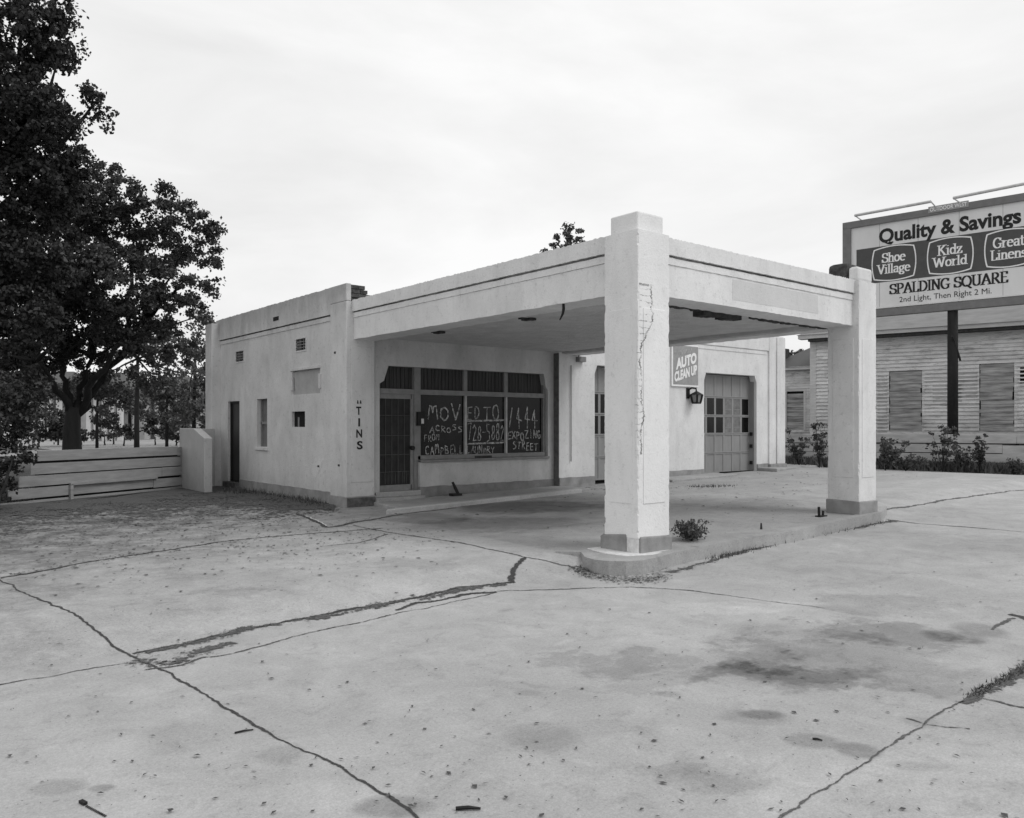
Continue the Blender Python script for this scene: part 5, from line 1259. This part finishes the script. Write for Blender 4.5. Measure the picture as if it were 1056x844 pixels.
# catwalk-less pole
up = bp.hit(981.5, 380)[0]
pb_ = bo+bu*up-bn*.12
mb = MB(); mb.tube([(pb_.x, pb_.y, .2), (pb_.x, pb_.y, zT-.4)], [.17, .155], 12); mb.build('pole', M['pole'], Bb, smooth=True)
mb = MB(); mb.tube([(pb_.x-.12, pb_.y-.1, EYE+sl(352)*26.5), (pb_.x+.1, pb_.y-.2, EYE+sl(372)*26.5)], .035, 6).tube([(pb_.x-.30, pb_.y-.1, EYE+sl(347)*26.5), (pb_.x-.12, pb_.y-.1, EYE+sl(352)*26.5)], .035, 6); mb.build('pole_bracket', M['pole'], Bb)
for s in (.3, .7): 
    o = bo+bu*(BW*s); mb = MB(); mb.obox((o.x-bn.x*.12, o.y-bn.y*.12, zB+.1), bu*.08, -bn*.08, 0, (0, 0, zT-zB-.2)); mb.build('stringer', M['pole'], Bb)
o2 = bo+bu*(BW*.95)-bn*.3; MB().tube([(o2.x, o2.y, .2), (o2.x, o2.y, zT-.4)], [.17, .155], 12).build('pole', M['pole'], Bb, smooth=True)

# ================================================================== WEEDS AND LITTER
def weed(nm, base, h, spread, label, n=14, leafsz=.09, dens=1, mat='weed', cat='weed', group=None, nl=40):
    e = empty(nm, base, label, cat, group); mb = MB(); cls = []
    for k in range(n):
        a = random.uniform(0, 2*PI); r = spread*random.uniform(.2, 1); t = Vector(base)+Vector((math.cos(a)*r, math.sin(a)*r, h*random.uniform(.5, 1)))
        m_ = Vector(base).lerp(t, .5)+Vector((0, 0, h*.12)); mb.tube([base, m_, t], [.008, .006, .003], 4, False)
        for s in (.5, .75, 1): cls.append((tuple(Vector(base).lerp(t, s)), max(.05, spread*.22), dens))
    mb.build('stem', M['leafdark'] if mat == 'x' else M['bark'], e)
    per = nl/(.05**2.2) if False else nl
    # fixed count per clump
    V = leaves('foliage', [(c, r, d) for c, r, d in cls], per/max(1e-4, (max(.05, spread*.22))**2.2), leafsz, M[mat], e, .06, shell=.1)
    return e
random.seed(11)
q = onG(713, 558, 0, lambda x, y: P(x)); weed('weed_clump', q, .24, .27, 'bushy weed growing from the slab right of the near pillar', 26, .038, 1, cat='weed', nl=17)
q = onG(845, 489); 
for k, (px, f, h, sp, lab) in enumerate(((845, 24.6, 1.35, .35, 'tall ragged weed in the gap between the garage end and the far pillar'), (913, 23.6, .95, .6, 'dense dark weed clump just right of the far pillar'),
      (972, 24.0, 1.45, .4, 'tall weed left of the billboard pole foot'), (992, 24.5, .85, .5, 'leafy weed of middle height right of the billboard pole foot'), (1010, 23.9, 1.15, .28, 'upright weed in front of the second boarded window'),
      (934, 24.0, .5, .5, 'low ragged weed between the far pillar and the billboard pole'), (1045, 23.2, .45, .5, 'low weed at the right end of the yard fence'), (824, 26.2, 1.2, .45, 'bushy weed below the small house window'))):
    b = atF(px, 439, f); b = (b[0], b[1], G(b[0], b[1])); weed('tall_weed', b, h, sp, lab, 13, .085, 1, group='weeds along the yard fence', nl=16 if k != 1 else 40)
# ground cover strip along the right fence
def scatter_blades(name, pts_fn, n, hmin, hmax, mat, kind='stuff', label=None, cat=None, lean=.5, width=.012, up=0):
    V = np.zeros((n*3, 3)); T = RNG.uniform(0, 1, n)
    for i in range(n):
        x, y, z = pts_fn(); h = random.uniform(hmin, hmax); a = random.uniform(0, 2*PI); l = lean*h*random.random(); b = random.uniform(0, PI)
        w = width*random.uniform(.6, 1.4); V[i*3] = (x-math.cos(b)*w, y-math.sin(b)*w, z); V[i*3+1] = (x+math.cos(b)*w, y+math.sin(b)*w, z); V[i*3+2] = (x+math.cos(a)*l, y+math.sin(a)*l, z+h)
    me = bpy.data.meshes.new(name); me.vertices.add(n*3); me.vertices.foreach_set('co', V.ravel().astype(np.float32)); me.loops.add(n*3); me.loops.foreach_set('vertex_index', np.arange(n*3, dtype=np.int32))
    me.polygons.add(n); me.polygons.foreach_set('loop_start', np.arange(0, n*3, 3, dtype=np.int32)); me.polygons.foreach_set('loop_total', np.full(n, 3, dtype=np.int32)); me.update(calc_edges=True)
    at = me.attributes.new('tone', 'FLOAT', 'FACE'); at.data.foreach_set('value', T.astype(np.float32))
    me.materials.append(M[mat]); o = bpy.data.objects.new(name, me); C.objects.link(o); tag(o, label, cat, kind=kind); return o
def strip():
    t = random.random(); d = abs(random.gauss(0, .55)); p = A4+u4*(t*(rb-ra).length)+n4*(.1+min(1.7, d)); return p.x, p.y, G(p.x, p.y)
scatter_blades('weeds', strip, 15000, .05, .40, 'weed', label='strip of dark weeds and grass along the foot of the yard fence', cat='weeds', width=.03, lean=.9)
mb = MB(); p0 = A4+n4*.05; mb.obox((p0.x, p0.y, .0), u4*(rb-ra).length, n4*1.5, 0, (0, 0, 0.0))
pp = [A4, A4+u4*(rb-ra).length, A4+u4*(rb-ra).length+n4*1.7, A4+n4*1.7]
mb = MB(); K = 60
for i in range(K):
    for (d0, d1_) in ((0, .85), (.85, 1.7)):
        L4 = (rb-ra).length; c = [A4+u4*(L4*i/K)+n4*d0, A4+u4*(L4*(i+1)/K)+n4*d0, A4+u4*(L4*(i+1)/K)+n4*d1_, A4+u4*(L4*i/K)+n4*d1_]
        mb.quad(*[(v.x, v.y, G(v.x, v.y)+.006) for v in c])
tag(mb.build('weedy_soil', M['weedsoil']), kind='structure')
# yard behind the right fence
mb = MB(); c = [A4-n4*.15-u4*6, A4+u4*40-n4*.15, A4+u4*40-n4*40, A4-n4*40-u4*6]; mb.quad(*[(v.x, v.y, .46) for v in c]); tag(mb.build('yard_grass', M['lawn']), kind='structure')

# debris: flat scraps scattered on the slab
def scraps(name, fn, n, smin, smax, mat, label, cat='leaf litter', up=.006):
    mb = MB()
    for i in range(n):
        x, y, z = fn(); s = smin+(smax-smin)*random.random()**2.6; a = random.uniform(0, 2*PI); k = random.uniform(.15, .7)
        c, d = math.cos(a)*s, math.sin(a)*s; e, f = -math.sin(a)*s*k, math.cos(a)*s*k; t = random.uniform(.0, .35)*s
        z += up+.002*(i % 3)
        mb.add([(x-c, y-d, z), (x-e, y-f, z+t), (x+c, y+d, z+.3*t), (x+e, y+f, z+.6*t)], [(0, 1, 2, 3)])
    return tag(mb.build(name, M[mat], fix=False), label, cat, kind='stuff')
def px_region(poly_fn, fn=None):
    def f():
        a, b = poly_fn(); return onG_fast(a, b, fn)
    return f
def onG_fast(px, py, fn=None): return onG(px, py, 0, fn)
def left_dirty():
    while True:
        a = random.uniform(-10, 470); b = 505+abs(random.gauss(0, 34))
        if b > 640: continue
        lim = 512+ (8 if a < 185 else 0)
        if b < lim and a < 250: continue
        if a > 245 and b < 508+(a-245)*.16+6: continue
        if a > 300 and b < 545: 
            if random.random() < .7: continue
        if random.random() < max(0, (a-150)/420): continue
        return a, b
scraps('leaf_litter', px_region(left_dirty), 4300, .008, .04, 'litter', 'dead leaves and dirt scattered over the slab by the fence and side wall')
def anyw(): return random.uniform(-10, 1066), 560+284*random.random()**.9
def anyw2():
    a, b = anyw(); return a, b
def ok_ground():
    while True:
        a, b = anyw2()
        if 590 < a < 920 and b < 612-(a-640)*.22*(a > 640): continue
        return onG(a, b)
scraps('twig_litter', ok_ground, 750, .004, .024, 'litter', 'small dead leaves and twigs scattered thinly over the forecourt')
def band_px(poly, sp):
    L = densify(poly, 12)
    def f():
        a, b = random.choice(L); return onG(a+random.uniform(-8, 8), b+random.gauss(0, sp))
    return f
scraps('crack_litter', band_px([(140, 675), (240, 652), (330, 636), (430, 618), (520, 602)], 1.6), 420, .005, .018, 'litter', 'dead leaves and dry weeds caught along the wide pavement joint')
scraps('kerb_litter', band_px([(592, 586), (610, 594), (640, 599), (670, 599), (685, 595)], 2.0), 900, .007, .028, 'litter', 'dead leaves heaped against the kerb below the near pillar')
scraps('gutter_litter', band_px([(592, 586), (610, 593), (640, 598), (690, 590)], 1.6), 260, .012, .03, 'litter2', 'dry straw heaped against the kerb nose')
scraps('soil_litter', band_px([(-20, 530), (60, 525), (120, 520), (185, 513), (250, 511), (300, 518), (345, 524)], 3.2), 2600, .012, .055, 'litter', 'dead leaves piled along the foot of the fence and side wall')
scraps('joint_litter', band_px([(0, 596), (85, 581), (170, 568), (270, 555), (350, 541), (420, 531)], 1.2), 260, .012, .035, 'litter', 'dead leaves caught along the joint leading to the office walk')
scraps('walk_litter', band_px([(520, 508), (600, 503), (625, 505), (700, 503), (750, 503)], 1.5), 160, .015, .05, 'litter', 'dirt and dead leaves along the foot of the garage wall')
scraps('island_litter', lambda: (lambda x, y: (x, y, P(x)))(random.uniform(7.2, 13.5), random.uniform(6.7, 9)), 160, .01, .03, 'litter', 'specks of dirt and leaves on the island slab between the pillars')
def pad(): x = random.uniform(7.3, 22); y = random.uniform(9, 13.4); return x, y, G(x, y)
scraps('canopy_litter', pad, 420, .012, .05, 'litter', 'dirt and leaves scattered on the drive below the canopy')
def edge_g(): return band_px([(735, 577), (765, 570), (821, 556), (870, 547), (915, 538)], .9)()
scatter_blades('kerb_grass', edge_g, 420, .02, .07, 'weed', label='sparse grass growing along the foot of the kerb', cat='grass', width=.006, lean=1.0)
scatter_blades('joint_grass', band_px([(1000, 719), (1033, 702), (1060, 690)], 1.2), 260, .01, .04, 'weed', label='grass in the pavement crack at the right edge', cat='grass', width=.005, lean=1.2)
scatter_blades('side_grass', band_px([(235, 508), (260, 508), (300, 514), (330, 521)], 1.5), 900, .04, .16, 'weed', label='weeds along the foot of the side wall', cat='grass', width=.01, lean=.8)
scatter_blades('door_grass', band_px([(716, 502.5), (735, 502), (754, 501.5)], .5), 130, .02, .07, 'weed', label='weeds along the paving edge in front of the garage door', cat='grass', width=.01, lean=.8)
scatter_blades('lawn_grass', lambda: (lambda t, d: (lambda p: (p.x, p.y, .17))(A3+u3*(t*9)-n3*(.2+d)))(random.random(), random.random()*4), 9000, .05, .35, 'leafmid', label='grass and weeds beyond the low board fence', cat='grass', width=.015)

# small single things
q = onG(846.5, 533, 0, lambda x, y: P(x)); e = MB(); e.tube([(q[0]-.05, q[1], q[2]), (q[0]-.06, q[1], q[2]+.16)], .022, 8).tube([(q[0]+.06, q[1], q[2]), (q[0]+.07, q[1], q[2]+.09)], .02, 8).box(q[0]-.09, q[0]+.11, q[1]-.05, q[1]+.05, q[2], q[2]+.02)
tag(e.build('pipe_stub', M['black']), 'short black cut-off pipe stub in the slab left of the far pillar', 'pipe')
q = onG(785, 546, 0, lambda x, y: P(x)); e = MB(); e.tube([q, (q[0], q[1], q[2]+.09)], [.02, .012], 6); tag(e.build('bolt', M['rust']), 'small rusty bolt standing in the island slab between the pillars', 'bolt')
q = onG(81, 829); q2 = onG(107, 843); e = empty('dropped_strap', q, 'black buckle with a thin dotted strap lying at the lower left of the forecourt', 'strap')
dv = (Vector(q2)-Vector(q)).normalized(); MB().obox((q[0], q[1], q[2]+.003), dv*.045, Vector((-dv.y, dv.x, 0))*.018, 0, (0, 0, .012)).build('buckle', M['black'], e)
mb = MB(); L = (Vector(q2)-Vector(q)).length; k = .06
while k < L: c = Vector(q)+dv*k; mb.obox((c.x, c.y, c.z+.002), dv*.006, Vector((-dv.y, dv.x, 0))*.01, 0, (0, 0, .005)); k += .013
mb.build('strap_beads', M['crack'], e)
def stick(px, py, l, ang, label, r=.006, nm='stick'):
    q = onG(px, py); dv = cr*math.cos(ang)+cf*math.sin(ang); mb = MB(); mb.tube([(q[0], q[1], q[2]+r), (q[0]+dv.x*l*.5, q[1]+dv.y*l*.5, q[2]+r*1.5), (q[0]+dv.x*l, q[1]+dv.y*l, q[2]+r)], [r, r, r*.6], 6)
    tag(mb.build(nm, M['black']), label, 'stick')
stick(470, 836, .11, 0, 'short dark stick lying at the bottom edge right of the long joint', .009)
stick(242, 757, .10, .5, 'curved twig lying between the long joint and the bottom left')
stick(838, 763, .05, -.5, 'tiny dark twig lying in a round stain at lower right')
q = atY(465, 497, Y1-.1); e = MB(); gz = G(q[0], Y1-.3)+.07
e.tube([(q[0]+.04, Y1-.32, gz+.02), (q[0]+.01, Y1-.24, gz+.16), (q[0]-.03, Y1-.2, gz+.28)], [.03, .035, .025], 8).box(q[0]-.12, q[0]+.1, Y1-.36, Y1-.2, gz, gz+.05)
tag(e.build('broken_bottle', M['black']), 'dark bottle-like scrap leaning against the wall below the shop window', 'scrap')

# ================================================================== WORLD, SUN, CAMERA
sc = bpy.context.scene
wd = bpy.data.worlds.new('World'); sc.world = wd; wd.use_nodes = True; nt = wd.node_tree
bg = nt.nodes['Background']; sky = nt.nodes.new('ShaderNodeTexSky'); sky.sky_type = 'NISHITA'; sky.sun_disc = False
SE, SA = math.radians(52), None
sd = Vector((.35, -.75, 0)).normalized()     # towards the sun, in plan: behind and right of the camera
sky.sun_elevation = SE; sky.sun_rotation = math.atan2(sd.x, sd.y)
bw = nt.nodes.new('ShaderNodeRGBToBW'); nt.links.new(sky.outputs[0], bw.inputs[0])
tc = nt.nodes.new('ShaderNodeTexCoord'); mp = nt.nodes.new('ShaderNodeMapping'); mp.inputs['Scale'].default_value = (1, 1, 3.2); nt.links.new(tc.outputs['Generated'], mp.inputs[0])
n1 = nt.nodes.new('ShaderNodeTexNoise'); nt.links.new(mp.outputs[0], n1.inputs['Vector']); n1.inputs['Scale'].default_value = 2.2; n1.inputs['Detail'].default_value = 7; n1.inputs['Roughness'].default_value = .55; n1.inputs['Distortion'].default_value = .5
cl_ = remap(nt, n1.outputs['Fac'], .32, .68, 9.75, 8.05)
mixv = math_(nt, 'ADD', math_(nt, 'MULTIPLY', cl_, .93), math_(nt, 'MINIMUM', math_(nt, 'MULTIPLY', bw.outputs[0], .05), .8))
nt.links.new(mixv, bg.inputs['Color']); bg.inputs['Strength'].default_value = .10
sun = bpy.data.lights.new('sun', 'SUN'); sun.energy = 1.2; sun.angle = math.radians(25); sun.color = (1, 1, 1)
so = bpy.data.objects.new('sun', sun); C.objects.link(so)
dirv = Vector((sd.x*math.cos(SE), sd.y*math.cos(SE), math.sin(SE))); so.rotation_euler = dirv.to_track_quat('Z', 'Y').to_euler(); so.location = dirv*50
cam = bpy.data.cameras.new('camera'); co = bpy.data.objects.new('camera', cam); C.objects.link(co); sc.camera = co
cam.sensor_width = 36; cam.lens = F/1056*36; cam.shift_y = (HZ-422)/1056; cam.clip_start = .05; cam.clip_end = 3000
co.location = (0, 0, EYE); co.rotation_euler = (PI/2, 0, -math.atan2(.6329, .7742))
sc.view_settings.view_transform = 'Standard'; sc.view_settings.look = 'None'; sc.view_settings.exposure = .09; sc.view_settings.gamma = 1
